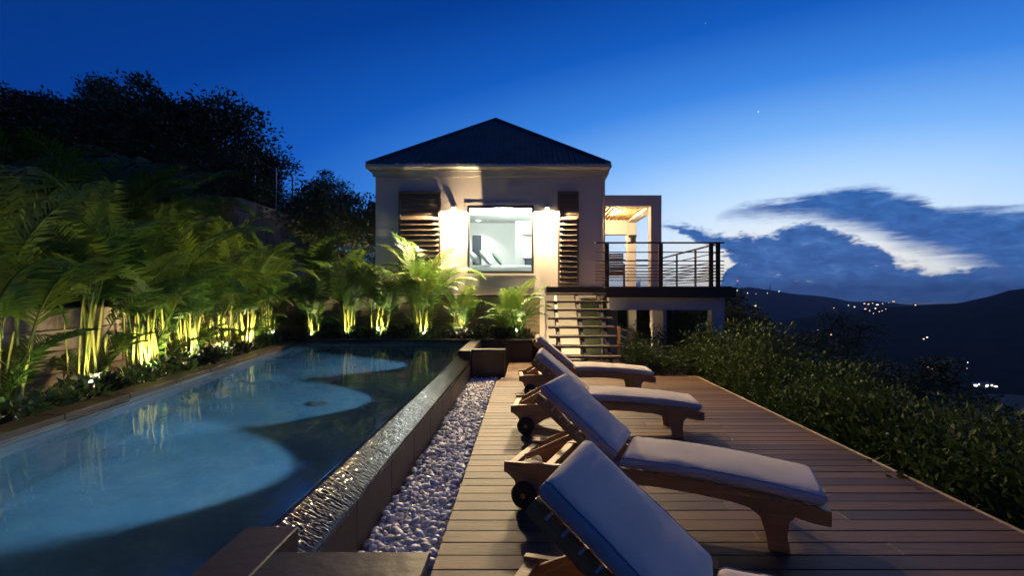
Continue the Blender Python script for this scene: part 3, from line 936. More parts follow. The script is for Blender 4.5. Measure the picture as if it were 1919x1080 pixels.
for y in (13.0, 14.6, 16.2): MB().box(xr + .014, xr + .04, y - .05, y + .05, 1.665, 2.662).build('post', M['metal'], rail)
MB().bbox(2.2, xr - .06, 16.77, 16.83, 2.66, 2.695, .006).build('top_rail', M['metal'], rail)
for z in rz_: MB().tube([(2.2, 16.8, z), (xr - .06, 16.8, z)], .012, 6).build('bar', M['metal'], rail)
# stairs
st = thing('stairs', 'open wooden stairs rising from the deck to the terrace', 'stairs', (0, 0, 0))
SX0, SX1 = .47, 1.82
for k in range(9):
    z = .157 + .1715 * k; y = 9.0 + .246 * k
    MB().bbox(SX0, SX1, y + .04, y + .33, z - .045, z, .005).build('tread', M['shutter'], st)
for x in (.66, 1.14, 1.62):
    MB().prism([(9.06, -.03), (9.36, -.03), (11.148, 1.36), (11.148, 1.528), (11.0, 1.48), (9.06, .11)], 'x', x - .03, x + .03).build('stringer', M['metal'], st)
MB().box(.44, .468, 9.7, BY, -.1, .12).build('side_plate', M['trim'], st)
MB().box(.445, .47, BY - .06, BY - .005, -.1, 1.67).build('lit_edge_strip', M['trim'], st)  # pale strip put in for the lit edge of the wall behind
t = thing('lower_handrail', 'short wooden handrail behind the stairs at ground level', 'handrail', (2.3, 12.1, 0))
for x in (0, .42): MB().box(x - .03, x + .03, -.03, .03, -.2, .72 - x * .3).build('post', M['teak'], t)
for z in (.3, .48, .66): MB().tube([(-.05, 0, z + .03), (.5, 0, z - .14)], .018, 6).build('bar', M['teak'], t)
# pergola
pg = thing('pergola', 'white pergola frame with a wooden joist ceiling on the terrace', 'pergola', (0, 0, 0))
PY = 12.6
MB().box(1.93, 3.49, PY, PY + .3, 3.77, 4.05).build('front_beam', M['stucco'], pg)
MB().bbox(3.22, 3.49, PY + .002, PY + .3, 1.69, 3.768, .008).build('post', M['stucco'], pg)
MB().box(3.22, 3.49, PY + .302, 16.4, 3.77, 4.05).build('side_beam', M['stucco_white'], pg)
MB().bbox(3.22, 3.49, 15.5, 15.8, 1.69, 3.768, .008).build('post', M['stucco_white'], pg)
MB().box(1.93, 3.218, 15.5, 15.8, 3.40, 4.05).build('back_beam', M['stucco_white'], pg)
MB().box(1.93, 3.218, PY + .302, 15.498, 3.99, 4.04).build('ceiling_panel', M['joist'], pg)
for i in range(11):
    x = 1.98 + i * .118
    MB().box(x - .028, x + .028, PY + .303, 15.49, 3.84, 3.985).build('joist', M['joist'], pg)
MB().bbox(2.45, 2.7, 17.0, 17.3, 1.6, 3.6, .01).build('rear_post', M['stucco_white'], pg)
MB().box(1.93, 3.3, 17.0, 17.28, 3.602, 3.9).build('rear_beam', M['stucco_white'], pg)
for (x, y, p) in ((2.5, 14.0, 150), (2.75, 16.4, 90)):
    MB().lathe([(.01, 0), (.06, 0), (.06, .05), (.01, .05)], 12).build('downlight', M['lamp_warm'], pg, loc=(x, y, 3.78))
    point(pg, (x, y, 3.60), p, (1, .70, .36), .08)
ch = thing('terrace_chair', 'brown woven armchair behind the terrace railing', 'chair', (2.36, 13.3, 1.69), R(170))
MB().bbox(-.3, .3, -.28, .28, .32, .42, .02).build('seat', M['rattan'], ch)
for i in range(8): MB().bbox(-.28, .28, .25 + i * .006, .285 + i * .006, .44 + i * .058, .488 + i * .058, .008).build('back_weave', M['rattan'], ch)
for sx in (-1, 1):
    MB().bbox(sx * .3 - .025, sx * .3 + .025, -.28, .27, .58, .62, .008).build('arm', M['rattan'], ch)
    for yy in (-.26, .27): MB().box(sx * .3 - .02, sx * .3 + .02, yy - .02, yy + .02, 0, .578).build('leg', M['rattan'], ch)
s = thing('column_lamp', 'small black lamp fixed to the terrace column', 'lamp', (3.36, 15.49, 3.30))
MB().bbox(-.12, .12, -.12, 0, 0, .07, .01).build('housing', M['black'], s)
MB().box(-.05, .05, -.09, 0, -.14, -.002).build('bracket', M['black'], s)

# ------------------------------------------------------------------ sun loungers
RT = [(0, .302), (.25, .318), (.5, .335), (.81, .355), (1.1, .358), (1.4, .345), (1.7, .318), (2.02, .275)]
def rt(x): return float(np.interp(x, [p[0] for p in RT], [p[1] for p in RT]))
LW = .58
PIV = (.78, .362); TOP = (.25, .80)


def make_lounger_meshes():
    d = {}
    bot = [(2.02, .190), (1.93, .195), (1.84, .215), (1.81, .18), (1.80, .10), (1.815, 0), (1.70, 0), (1.685, .10), (1.655, .19), (1.60, .232), (1.50, .252), (1.3, .268), (1.1, .275), (.81, .272),
           (.62, .262), (.50, .22), (.36, .16), (.27, .10), (.20, .075), (.125, .08), (.105, .12), (.08, .18), (.03, .222), (0, .232)]
    d['side_rail'] = MB().prism(RT + bot, 'y', -.016, .016).mesh('side_rail', M['teak'])
    d['seat_slat'] = MB().bbox(-.03, .03, .034, LW - .034, -.011, .011, .003).mesh('seat_slat', M['teak'])
    ln = math.hypot(PIV[0] - TOP[0], TOP[1] - PIV[1])
    d['back_rail'] = MB().bbox(0, ln, -.014, .014, -.065, 0, .003).mesh('back_rail', M['teak'])
    d['back_slat'] = MB().bbox(-.028, .028, .066, LW - .066, -.02, .0, .003).mesh('back_slat', M['teak'])
    d['crossbar'] = MB().bbox(-.03, .03, .018, LW - .018, -.018, .018, .004).mesh('crossbar', M['teak'])
    d['prop'] = MB().bbox(0, .44, -.011, .011, -.02, .02, .003).mesh('prop', M['teak'])
    d['tyre'] = MB().lathe([(.070, -.018), (.088, -.018), (.094, -.010), (.094, .010), (.088, .018), (.070, .018)], 28).mesh('tyre', M['rubber'], True)
    d['wheel'] = MB().lathe([(.004, -.020), (.018, -.022), (.02, -.012), (.069, -.012), (.069, .012), (.02, .012), (.018, .022), (.004, .020)], 24).mesh('wheel', M['teak'])
    d['strap'] = MB().box(-.005, .005, -.003, .003, -.012, .022).mesh('strap', M['strap'])
    d['cap'] = MB().lathe([(.003, 0), (.009, 0), (.009, .006), (.003, .008)], 10).mesh('peg', M['steel'])
    return d, ln


def cushion_mesh(name, path, th, w, y0, seed=0):
    """upholstered pad following a path in x,z (underside), rounded all round"""
    path = [Vector((p[0], 0, p[1])) for p in path]
    # resample
    L = [0]
    for a, b in zip(path, path[1:]): L.append(L[-1] + (b - a).length)
    N = 84
    vs = []; fs = []
    sec = []
    K = 40
    for k in range(K):
        an = 2 * PI * k / K
        c, s = math.cos(an), math.sin(an)
        e = .30
        sec.append((math.copysign(abs(c) ** e, c), math.copysign(abs(s) ** .62, s)))
    for i in range(N + 1):
        u = i / N
        q = .5 - .5 * math.cos(PI * u); q = .6 * q + .4 * u
        l = q * L[-1]
        j = max(0, min(len(L) - 2, next((m for m in range(len(L) - 1) if L[m + 1] >= l - 1e-9), len(L) - 2)))
        tt = (l - L[j]) / max(1e-6, L[j + 1] - L[j])
        p = path[j].lerp(path[j + 1], tt)
        tg = (path[min(j + 2, len(path) - 1)] - path[max(j - 0, 0)]).normalized()
        nr = Vector((-tg.z, 0, tg.x))
        if nr.z < 0: nr = -nr
        edge = min(l, L[-1] - l)
        rr = min(1, edge / .035); sh = math.sqrt(max(0, 1 - (1 - rr) ** 2)) * .86 + .14
        if i in (0, N): sh = .10
        wsh = 1 - .03 * (1 - rr) - (.05 if i in (0, N) else 0)
        for (a, b) in sec:
            crown = .010 * (1 - a * a)
            edge_k = .4 + .6 * math.exp(-min(l, L[-1] - l) / .12) + .5 * abs(a) ** 4
            wob = .006 * noise.noise((l * 6, a * 3, seed * 7.3)) + .0032 * edge_k * noise.noise((l * 24, a * 9, seed * 3.1)) + .0022 * edge_k * noise.noise((l * 46 + a * 6, a * 5, seed * 5.7))
            yy = y0 + w / 2 + a * w / 2 * wsh
            h = th / 2 + b * (th / 2) * sh + (crown + wob) * max(0.0, b)
            yy += .004 * noise.noise((l * 15, b * 2, seed * 2.3 + a)) * abs(a)
            vs.append(p + nr * h + Vector((0, yy, 0)))
    for i in range(N):
        for k in range(K):
            k2 = (k + 1) % K
            fs.append((i * K + k, i * K + k2, (i + 1) * K + k2, (i + 1) * K + k))
    mb = MB().add(vs, fs + [tuple(range(K)), tuple(range(N * K, (N + 1) * K))[::-1]])
    me = mb.mesh(name, M['cushion'], True)
    # piping along the top edges
    out = []
    for side in (-1, 1):
        for zlev in (.80,):
            pts = []
            for i in range(1, N):
                # the section point nearest to the upper side edge
                kbest = min(range(K), key=lambda k: (sec[k][0] - side * .93) ** 2 + (sec[k][1] - .72) ** 2)
                pts.append(Vector(vs[i * K + kbest]))
            out.append(MB().tube(pts, .0045, 5).mesh(name + '_piping', M['piping'], True))
    return me, out


LM, BL = make_lounger_meshes()
seat_path = [(.825, rt(.825) - .006), (.88, rt(.88) - .006)] + [(x, rt(x) - .006) for x in (.95, 1.1, 1.25, 1.4, 1.55, 1.7, 1.85, 1.99)]
bd = Vector((TOP[0] - PIV[0], TOP[1] - PIV[1])).normalized()
bn = Vector((bd.y, -bd.x)) if bd.y * 0 + -bd.x > 0 else Vector((-bd.y, bd.x))
back_path = [(PIV[0] + bd.x * l + bn.x * .012, PIV[1] + bd.y * l + bn.y * .012) for l in (.03, .2, .4, .6, BL + .015)]


def lounger(head, ang, lab, clab):
    o = thing('sun_lounger', lab, 'lounger', (head[0], head[1], .001), ang, 'teak sun loungers along the deck')
    for y in (.016, LW - .016): link('side_rail', LM['side_rail'], o, (0, y, 0))
    for i in range(12):
        x = .90 + i * .096
        link('seat_slat', LM['seat_slat'], o, (x, 0, rt(x) - .022), (0, math.atan2(rt(x - .05) - rt(x + .05), .1), 0))
    ba = math.atan2(bd.y, bd.x)
    Mb = Matrix.Translation((PIV[0], 0, PIV[1])) @ Matrix.Rotation(-ba, 4, 'Y')
    e = Mb.to_euler()
    for y in (.050, LW - .050):
        r = link('back_rail', LM['back_rail'], o, (PIV[0], y, PIV[1]), e)
        r.scale = (1, 1, -1)
    for i in range(9):
        l = .05 + i * (BL - .09) / 8
        link('back_slat', LM['back_slat'], o, (PIV[0] + bd.x * l - bn.x * .001, 0, PIV[1] + bd.y * l - bn.y * .001), (e.x, e.y, 0))
        if i > 0:
            for y in (.040, LW - .040):
                link('strap', LM['strap'], o, (PIV[0] + bd.x * (l - .03) - bn.x * .0, y - .008 if y < .2 else y + .008, PIV[1] + bd.y * (l - .03)), (e.x, e.y, 0))
    for x, z in ((.035, .265), (.33, .30), (1.985, .255)):
        link('crossbar', LM['crossbar'], o, (x, 0, z), (0, 0 if x < 1 else R(10), 0))
    for y in (.12, LW - .12):
        link('prop', LM['prop'], o, (.12, y, .315), (0, R(-28), 0))
    for y in (-.026, LW + .026):
        w_ = link('wheel', LM['wheel'], o, (.165, y, .095), (R(90), 0, 0))
        link('tyre', LM['tyre'], w_)
    for y in (-.002, LW + .002):
        for x, z in ((1.72, .30), (1.76, .30)): link('peg', LM['cap'], o, (x, y, z), (R(90 if y < 0 else -90), 0, 0))
    c = thing('lounger_cushion', clab, 'cushion', (head[0], head[1], .001), ang, 'lounger cushions')
    sd = head[1]
    for nm, (me, pi) in (('seat_pad', cushion_mesh('seat_pad', seat_path, .085, LW - .02, .01, sd)), ('back_pad', cushion_mesh('back_pad', back_path[::-1], .085, LW - .02, .01, sd + 9))):
        pad = link(nm, me, c)
        for q in pi: link('piping', q, pad)
    for y in (.06, LW - .06):
        link('tie', LM['strap'], c, (2.0, y, rt(1.99) + .04), (0, R(8), 0), (1.6, 1, 1.1))


lounger((-.213, 1.734), R(-22), 'teak sun lounger next to the near cross wall, farthest from the stairs', 'pale grey cushion on the lounger farthest from the stairs')
lounger((-.155, 3.51), R(-22.0), 'teak sun lounger third from the stairs', 'pale grey cushion on the lounger third from the stairs')
lounger((-.16, 5.27), R(-5.5), 'teak sun lounger second from the stairs', 'pale grey cushion on the lounger second from the stairs')
lounger((-.095, 7.19), R(1.5), 'teak sun lounger closest to the stairs', 'pale grey cushion on the lounger closest to the stairs')

# ------------------------------------------------------------------ palms


def frond_mesh(seed, L, bend, lean, drop=1.0):
    """areca frond: rachis along a curve in the local x-z plane, two ranks of narrow leaflets"""
    r = random.Random(seed)
    n = 26
    pts = []; a = R(90 - lean); p = Vector((0, 0, 0)); tang = []
    for i in range(n + 1):
        pts.append(p.copy()); t = Vector((math.cos(a), 0, math.sin(a))); tang.append(t)
        p = p + t * (L / n)
        a -= R(bend) / n * (.35 + 1.3 * i / n)
    vs = []; fs = []
    mb = MB(); mb.tube(pts, [.011 * (1 - .85 * i / n) + .0012 for i in range(n + 1)], 4)
    pairs = 30
    for j in range(pairs):
        u = .17 + .83 * j / (pairs - 1)
        fi = u * n; i0 = min(n - 1, int(fi)); q = pts[i0].lerp(pts[i0 + 1], fi - i0); t = tang[i0]
        nrm = Vector((-t.z, 0, t.x))
        ll = L * .30 * (math.sin(PI * (.18 + .74 * u)) ** .8) * r.uniform(.85, 1.12)
        for s in (-1, 1):
            side = Vector((0, s, 0))
            dirn = (side * .80 + t * (.45 + .5 * u) + nrm * .32 * r.uniform(.6, 1.3)).normalized()
            tip_d = (dirn * .75 + Vector((0, 0, -.55 * drop)) + t * .2).normalized()
            w = .0165 * r.uniform(.8, 1.2)
            wd = t * w
            m = q + dirn * ll * .5; e = m + tip_d * ll * .5
            k = len(mb.v)
            mb.v += [tuple(q - wd * .4), tuple(q + wd * .4), tuple(m + wd), tuple(m - wd), tuple(e)]
            mb.f += [(k, k + 1, k + 2, k + 3), (k + 3, k + 2, k + 4)]
    me = bpy.data.meshes.new('frond'); me.from_pydata(mb.v, [], mb.f); me.materials.append(M['frond'])
    return me


FR = [frond_mesh(1, 1.25, 50, 4), frond_mesh(2, 1.35, 75, 8), frond_mesh(3, 1.15, 95, 14), frond_mesh(4, 1.4, 62, 10), frond_mesh(5, 1.05, 80, 24), frond_mesh(6, 1.3, 115, 18, 1.3)]


def cane_mesh(seed, h):
    r = random.Random(seed); pts = []; rad = []
    bx, by = r.uniform(-.06, .06), r.uniform(-.06, .06)
    n = 9
    for i in range(n + 1):
        u = i / n
        pts.append((bx * u * u, by * u * u, h * u)); rad.append((.016 - .006 * u) * (1.12 if i % 2 else 1))
    return MB().tube(pts, rad, 7).mesh('cane', M['cane'], True)


CN = [cane_mesh(i, 1.0) for i in range(4)]


def palm(loc, size, ncane, nfrond, lab, group, seed, lean=(0, 0), spread=.20, hc=.95):
    r = random.Random(seed)
    o = thing('areca_palm', lab, 'palm', loc, r.uniform(0, 6.28), group)
    for i in range(ncane):
        an = r.uniform(0, 6.28); rad = spread * math.sqrt(r.random())
        x, y = rad * math.cos(an), rad * math.sin(an)
        h = hc * r.uniform(.6, 1.15) * size
        tl = r.uniform(-.03, .10) + rad * .4
        rot = Euler((tl * -math.sin(an), tl * math.cos(an), r.uniform(0, 6)))
        link('cane', CN[r.randrange(4)], o, (x, y, -.02), rot, (r.uniform(.6, 1.25),) * 2 + (h,))
        tip = Vector((x, y, 0)) + rot.to_matrix() @ Vector((0, 0, h * .97))
        for k in range(max(1, round(1.05 * nfrond / ncane + r.uniform(-.5, .5)))):
            fa = an + r.uniform(-1.4, 1.4)
            f = link('frond', FR[r.randrange(6)], o, tip - Vector((0, 0, r.uniform(0, .12) * size)), (0, r.uniform(-.15, .25), fa), (size * r.uniform(.75, 1.15),) * 3)
    for k in range(5):
        fa = R(-55) + r.choice((-1, 1)) * r.uniform(R(80), R(180)) - o.rotation_euler.z   # young fronds grow away from the lamp
        link('frond', FR[r.choice((2, 4, 5))], o, (.08 * math.cos(fa), .08 * math.sin(fa), .05), (0, r.uniform(-.3, .3), fa), (size * r.uniform(.5, .85),) * 3)
    return o


def uplight(loc, target, power, size=95, lab='', blend=.95, col=(1, .89, .50), group='garden uplights in the beds'):
    u = thing('garden_uplight', lab, 'spotlight', loc, 0, group)
    d = (Vector(target) - Vector(loc)).normalized()
    q = d.to_track_quat('Z', 'Y').to_euler()
    MB().lathe([(.01, -.05), (.03, -.05), (.036, .0), (.036, .03), (.031, .032), (.031, .018), (.01, .018)], 14).build('housing', M['black'], u, rot=q, loc=(0, 0, .06))
    MB().lathe([(.002, .019), (.029, .019), (.029, .022), (.002, .022)], 14).build('lens', M['lamp_garden'], u, rot=q, loc=(0, 0, .06))
    MB().tube([(0, 0, -.05 - max(0, loc[2] - .45)), (0, 0, .03)], .008, 6).build('spike', M['black'], u)
    spot(u, Vector(loc) + Vector((0, 0, .06)) + d * .045, target, power, size, blend, col, .025)


row = [(4.20, 1.12, 15, 19), (5.35, 1.05, 12, 16), (6.35, 1.15, 20, 22), (7.35, 1.05, 16, 19), (8.35, 1.0, 13, 17), (9.45, 1.0, 14, 17), (10.5, .95, 13, 16)]
for i, (Y, s, nc, nf) in enumerate(row):
    x = XL(Y) - .25 - .42
    palm((x, Y, .41), s, nc, nf, ['eighth', 'seventh', 'sixth', 'fifth', 'fourth', 'third', 'second', 'first'][i + 1] + ' palm clump from the far corner along the long pool coping', 'palms along the pool', 40 + i)
    uplight((x + .32, Y - .36, .50), (x - .10, Y + .14, 1.12), 92 if i < 6 else 80, 82, 'small black uplight at the foot of the palms along the pool')
palm((XL(2.6) - .75, 2.75, .41), 1.15, 9, 15, 'eighth palm clump from the far corner along the long pool coping', 'palms along the pool', 60)
far = [(-4.95, 11.42, .92, 14, 15), (-4.15, 11.5, 1.0, 14, 16), (-3.40, 11.45, 1.02, 18, 19), (-2.42, 11.5, 1.15, 14, 22), (-1.62, 11.55, .75, 9, 13), (-.28, 11.5, .85, 13, 18)]
for i, (x, y, s, nc, nf) in enumerate(far):
    palm((x, y, .41), s, nc, nf, ['areca palm clump in the far corner of the bed where the two rows meet', 'areca palm clump next to the one in the far bed corner, below the house', 'broad areca palm clump third from the far pool corner, below the house', 'tallest areca palm clump, reaching up in front of the wide shutter', 'small areca palm clump between the tallest palm and the floodlight', 'short areca palm on its own beside the stairs'][i], 'palms below the house', 79 + i, hc=.85 if i < 5 else .45)
    uplight((x + .10, y - .31, .48), (x, y + .12, 1.35), 80, 92, 'small black uplight at the foot of the palms below the house')
# taller dark palms on the slope above the garden wall
for i, (x, y, s) in enumerate(((-5.95, 4.3, .95), (-6.3, 5.9, 1.15), (-6.4, 7.4, 1.3), (-6.6, 8.9, 1.35), (-6.7, 10.4, 1.25), (-6.2, 11.9, 1.15), (-5.4, 12.6, 1.1), (-7.6, 7.2, 1.25))):
    palm((x, y, ground_h(x, y) - .08 if x < -6 else 1.2), s, 7, 16, 'shadowy palm on the slope above the garden wall', 'palms above the garden wall', 120 + i, hc=.7)

# low plants in the beds


def shrub_mesh(seed, n, r, h, L, W, mat):
    g = np.random.default_rng(seed)
    th = g.uniform(0, 2 * PI, n); rr = r * np.sqrt(g.uniform(0, 1, n)); z = h * g.uniform(.1, 1, n) * (1 - .45 * (rr / r) ** 2)
    pts = np.stack([rr * np.cos(th), rr * np.sin(th), z], 1)
    out = pts / np.array([r, r, h * 1.5])
    return leaves_mesh('foliage', pts, out, L, W, mat, .35)


SH = [shrub_mesh(i, 110, .20, .26, .085, .045, M['leaf_shrub']) for i in range(3)]
SD = [shrub_mesh(10 + i, 90, .16, .28, .10, .05, M['leaf_deep']) for i in range(2)]
stem = MB().tube([(0, 0, -.05), (.01, 0, .1), (0, .01, .2)], [.008, .006, .003], 5).mesh('stem', M['bark'])


def low_plant(x, y, z, s, kind, lab, group):
    o = thing('low_plant', lab, 'plant', (x, y, z), random.uniform(0, 6), group)
    link('foliage', random.choice(SH if kind else SD), o, scale=(s,) * 3); link('stem', stem, o, scale=(s,) * 3)


for i in range(26):
    Y = 3.2 + i * .305 + random.uniform(-.08, .08)
    kind = random.random() < .55
    low_plant(XL(Y) - .25 - random.uniform(.12, .24), Y, .41, random.uniform(.7, 1.25), kind, ('leafy green low plant behind the long pool coping' if kind else 'dark leaved low plant behind the long pool coping'), 'low plants along the pool ' + ('green' if kind else 'dark'))
for i in range(30):
    x = -5.0 + i * .172 + random.uniform(-.08, .08)
    kind = random.random() < .55
    low_plant(x, 11.33 + random.uniform(-.08, .22), .41, random.uniform(.8, 1.45), kind, ('leafy green low plant in the bed at the far pool end' if kind else 'dark leaved low plant in the bed at the far pool end'), 'low plants at the pool end ' + ('green' if kind else 'dark'))

# lights on facade, stairs and tree
uplight((-.95, 11.28, 1.25), (-1.88, 12.2, 4.2), 850, 30, 'small black floodlight in the bed, aimed up at the wall beside the window', .14, (1, .72, .42), None)
uplight((.95, 10.9, -.1), (1.0, 12.2, 1.0), 95, 120, 'small black uplight on the ground under the stairs', .6, (1, .76, .42), None)
uplight((2.12, 9.95, -.1), (2.35, 9.75, .7), 22, 125, 'small black uplight beside the foot of the stairs', .6, (1, .80, .42), None)
uplight((2.85, 14.0, -.1), (3.5, 13.7, .9), 30, 130, 'small black uplight between the terrace columns', .6, (1, .78, .42), None)
uplight((-4.95, 12.9, 1.5), (-5.3, 14.2, 2.9), 160, 75, 'small black uplight under the tree beside the house', .6, (1, .8, .5), None)

# ------------------------------------------------------------------ trees and shrubs


def tree_meshes(seed, H, CR, nleaf, L, W, mat, trunk_frac=.3, nl=7, low=.25):
    r = random.Random(seed); g = np.random.default_rng(seed)
    mb = MB()
    th = H * trunk_frac
    tp = [(0, 0, -1.2), (r.uniform(-.1, .1), r.uniform(-.1, .1), th * .5), (r.uniform(-.2, .2), r.uniform(-.2, .2), th)]
    mb.tube(tp, [H * .030, H * .024, H * .019], 8)
    ends = []
    for i in range(nl):
        an = 2 * PI * i / nl + r.uniform(-.4, .4)
        up = r.uniform(low, 1.0)
        tip = Vector((math.cos(an) * CR * math.sqrt(max(.05, 1 - up * .75)) * r.uniform(.65, .95), math.sin(an) * CR * math.sqrt(max(.05, 1 - up * .75)) * r.uniform(.65, .95), th + (H - th) * up * .9))
        a = Vector(tp[2]); mid = a.lerp(tip, .5) + Vector((r.uniform(-.2, .2), r.uniform(-.2, .2), .12 * H * r.uniform(0, 1)))
        mb.tube([a, mid, tip], [H * .013, H * .008, H * .003], 5)
        ends.append(tip)
        for k in range(10):
            b = mid.lerp(tip, r.uniform(0, .9)); e = b + Vector((r.gauss(0, 1), r.gauss(0, 1), r.gauss(.35, .7))).normalized() * CR * r.uniform(.25, .5)
            mb.tube([b, b.lerp(e, .5) + Vector((0, 0, .04 * H * r.uniform(-.3, 1))), e], [H * .006, H * .004, H * .0015], 4)
            ends.append(e)
    E_ = np.array([e[:] for e in ends])
    per = nleaf // len(ends)
    cs = CR * g.uniform(.09, .16, len(ends))
    pts = np.concatenate([E_[i] + np.clip(g.normal(0, 1, (per, 3)), -1.7, 1.7) * cs[i] * np.array([1, 1, .62]) for i in range(len(ends))])
    ctr = np.array([0, 0, H * .55])
    crown = leaves_mesh('crown', pts, unit(pts - ctr) * .6, L, W, mat, .1)
    return mb.mesh('trunk', M['bark'], True), crown


TV = [tree_meshes(21, 6.0, 2.5, 15000, .17, .085, M['leaf_dark']), tree_meshes(22, 6.5, 2.3, 15000, .17, .08, M['leaf_dark'], .34, 8), tree_meshes(23, 5.2, 2.6, 15000, .16, .085, M['leaf_dark'], .22, 8, .1),
      tree_meshes(24, 6.5, 2.0, 2600, .16, .05, M['leaf_dark'], .3, 9, .2)]


def tree(x, y, v, s, lab, group, rz=None, z=None, sz=None):
    zz = ground_h(x, y) if z is None else z
    o = thing('tree', lab, 'tree', (x, y, zz - .1), random.uniform(0, 6) if rz is None else rz, group)
    k = (s, s, sz if sz else s)
    link('trunk', TV[v][0], o, scale=k); link('crown', TV[v][1], o, scale=k)


G = 'trees on the dark hillside'
lt = 'dark broadleaf tree on the slope above the pool'
for (px, py, Y, v, w_) in ((350, 142, 16.5, 0, 1.0), (430, 215, 17.5, 2, .85), (235, 150, 18.5, 1, .9), (150, 165, 17, 0, .8), (60, 170, 16, 2, 1.0), (-40, 150, 15, 1, 1.0), (300, 215, 15, 2, .9), (465, 290, 19.5, 2, .62),
                           (180, 240, 13.5, 2, .85), (90, 250, 12.5, 0, .8), (10, 230, 11.5, 2, .85), (390, 275, 15.0, 2, .75), (260, 300, 13.0, 2, .7), (-110, 190, 12, 0, 1)):
    top = P(px, py, Y); gh = ground_h(top.x, Y)
    H = max(2.5, top.z - gh); nat = (6.0, 6.5, 5.2, 6.5)[v]
    tree(top.x, Y, v, max(w_, .55 * H / nat), lt, G, sz=H / nat)
tree(P(655, 330, 15.2).x, 15.2, 2, .72, 'dense tree with a few lit leaves beside the house wall', None, z=1.2, sz=(P(655, 328, 15.2).z - 1.2) / 5.4)
tree(P(585, 350, 19).x, 19, 0, .62, 'dark tree between the fence and the tree beside the house', None, sz=.62)
tree(P(610, 345, 22).x, 22, 1, .7, 'dark tree far behind the fence poles', None)
# right slope
GR = 'trees on the slope below the deck'
for (px, py, Y, v, s, lab) in ((1470, 596, 17, 2, .85, 'round dark tree beyond the hedge'), (1582, 562, 23, 3, 1.0, 'tall wispy tree beyond the hedge'), (1385, 600, 15, 2, .7, 'dark tree beside the outer terrace column'),
                               (1650, 650, 15, 2, .9, 'low dark tree on the slope behind the hedge'), (1540, 640, 14, 0, .75, 'low dark tree on the slope behind the hedge'), (1760, 735, 10, 2, .7, 'low dark tree on the slope behind the hedge'),
                               (1880, 730, 12, 0, .9, 'low dark tree on the slope behind the hedge'), (1300, 535, 19, 2, .95, 'dark tree seen under the terrace'), (1225, 530, 18.5, 2, .8, 'dark tree seen under the terrace'), (1180, 535, 20, 0, .8, 'dark tree seen under the terrace'), (1345, 560, 17.5, 2, .7, 'dark tree seen under the terrace')):
    top = P(px, py, Y); gh = ground_h(top.x, Y)
    nat = (6.0, 6.5, 5.2, 6.5)[v]
    tree(top.x, Y, v, s, lab, GR if 'low dark' in lab or 'under the' in lab else None, sz=max(2.0, top.z - gh) / nat)


def bush_meshes(seed, r, h, n, L, W, mat):
    g = np.random.default_rng(seed); rr = random.Random(seed)
    mb = MB(); cl = []
    for i in range(22):
        an = rr.uniform(0, 6.28); q = math.sqrt(rr.random()) * r * .85
        z = h * rr.uniform(.35, .95) * (1 - .25 * (q / r) ** 2)
        tip = Vector((q * math.cos(an), q * math.sin(an), z)); cl.append(tip)
        mb.tube([(tip.x * .15, tip.y * .15, -.3), tip * .55, tip], [.014, .009, .003], 4)
    C = np.array([c[:] for c in cl]); per = n // len(cl)
    pts = np.concatenate([c + np.clip(g.normal(0, 1, (per, 3)), -1.5, 1.5) * np.array([r * .27, r * .27, h * .2]) for c in C])
    fr = leaves_mesh('foliage', pts, unit(pts - np.array([0, 0, h * .4])) * .8, L, W, mat, .5)
    return mb.mesh('stems', M['bark']), fr


HB = [bush_meshes(60 + i, .72, 1.45, 5600, .072, .036, M['leaf_hedge']) for i in range(3)]
for i in range(15):
    y = 1.2 + i * .68
    o = thing('hedge_shrub', 'dense green hedge shrub growing along the deck edge', 'shrub', (3.95 + random.uniform(-.12, .12), y, -1.17), random.uniform(0, 6), 'hedge along the deck')
    m = HB[i % 3]; s = random.uniform(.92, 1.08)
    hk = random.uniform(.90, 1.10) * (1.22 if i > 11 else 1.0)
    link('stem', m[0], o, scale=(s, s, s * hk)); link('foliage', m[1], o, scale=(s, s, s * hk))
for i in range(11):
    y = 2.2 + i * .95
    o = thing('hedge_shrub', 'green shrub in the second row behind the hedge', 'shrub', (5.05 + random.uniform(-.25, .25), y, -1.62), random.uniform(0, 6), 'second row of the hedge')
    m = HB[(i + 1) % 3]; s = random.uniform(1.0, 1.2)
    link('stem', m[0], o, scale=(s,) * 3); link('foliage', m[1], o, scale=(s, s, s))
OB = [bush_meshes(80 + i, .34, 1.05, 900, .11, .020, M['leaf_hedge']) for i in range(2)]
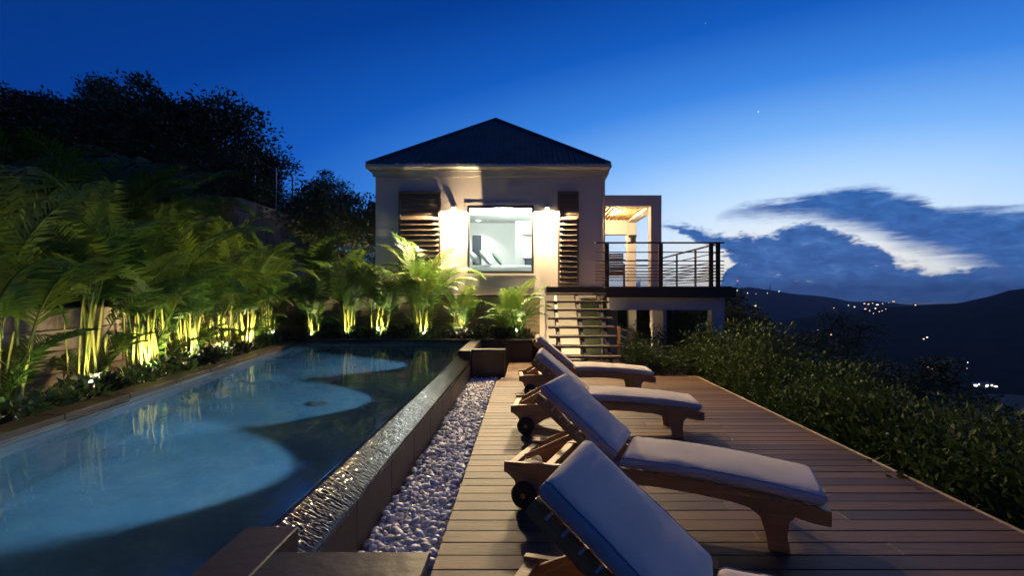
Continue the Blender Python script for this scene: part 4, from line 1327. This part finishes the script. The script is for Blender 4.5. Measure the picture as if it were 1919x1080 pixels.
for i, (px, py, Y) in enumerate(((1192, 640, 9.75), (1215, 650, 9.55), (1238, 665, 9.5), (1262, 660, 9.9), (1285, 650, 10.3), (1306, 655, 10.1), (1210, 615, 11.6), (1255, 620, 11.7), (1295, 625, 12.0))):
    p = P(px, py, Y)
    o = thing('oleander', 'narrow leaved oleander between stairs and terrace columns', 'shrub', (p.x, Y, -.12), random.uniform(0, 6), 'oleanders below the terrace')
    m = OB[i % 2]; h = (p.z + .12) / 1.05
    link('stem', m[0], o, scale=(1, 1, h)); link('foliage', m[1], o, scale=(1, 1, h))

# ------------------------------------------------------------------ stone wall and fence on the slope
t = thing('rubble_wall', 'battered rubble stone wall end on the slope behind the palms', 'wall', (-8.2, 14.0, 1.6))
MB().box(-.62, -.03, .02, 5.0, 0, 2.68).build('core', M['mortar'], t)
r = random.Random(3)
for i in range(7):
    z0 = i * .385
    for face in (0, 1):
        u = 0; end = 5.0 if face == 0 else .64
        while u < end - .05:
            w_ = r.uniform(.28, .55); b = min(end, u + w_)
            if face == 0: MB().bbox(-.06, r.uniform(-.01, .02), u + .008, b - .008, z0 + .008, z0 + .377, .02).build('wall_stone', M['masonry'], t)
            else: MB().bbox(-.64 + u + .008, -.64 + b - .008 - .002, -.02 + r.uniform(-.01, .01), .06, z0 + .008, z0 + .377, .02).build('wall_stone', M['masonry'], t)
            u = b
fn = thing('wire_fence', 'wire fence on tall steel posts above the stone wall', 'fence', (-8.5, 15.4, 4.25))
for y in (0, 1.3, 2.5, 3.9): MB().tube([(0, y, 0), (0, y, 1.55)], .03, 8).build('post', M['steel'], fn)
for z in (.3, .7, 1.1, 1.5): MB().tube([(0, 0, z), (0, 3.9, z)], .004, 4).build('wire', M['steel'], fn)

# ------------------------------------------------------------------ evening haze in the valley air
hz = link('haze', MB().box(-4300, 4300, -4300, 4300, -80, 62).mesh('haze', None))
tag(hz, 'thin blue evening haze over the valley', 'haze', kind='stuff')
hm = bpy.data.materials.new('evening_haze'); hm.use_nodes = True
hm.node_tree.nodes.remove(hm.node_tree.nodes['Principled BSDF'])
hv = hm.node_tree.nodes.new('ShaderNodeVolumePrincipled')
hv.inputs['Color'].default_value = (.75, .85, 1, 1); hv.inputs['Density'].default_value = .00022
hm.node_tree.links.new(hv.outputs[0], hm.node_tree.nodes['Material Output'].inputs['Volume'])
hz.data.materials.append(hm)
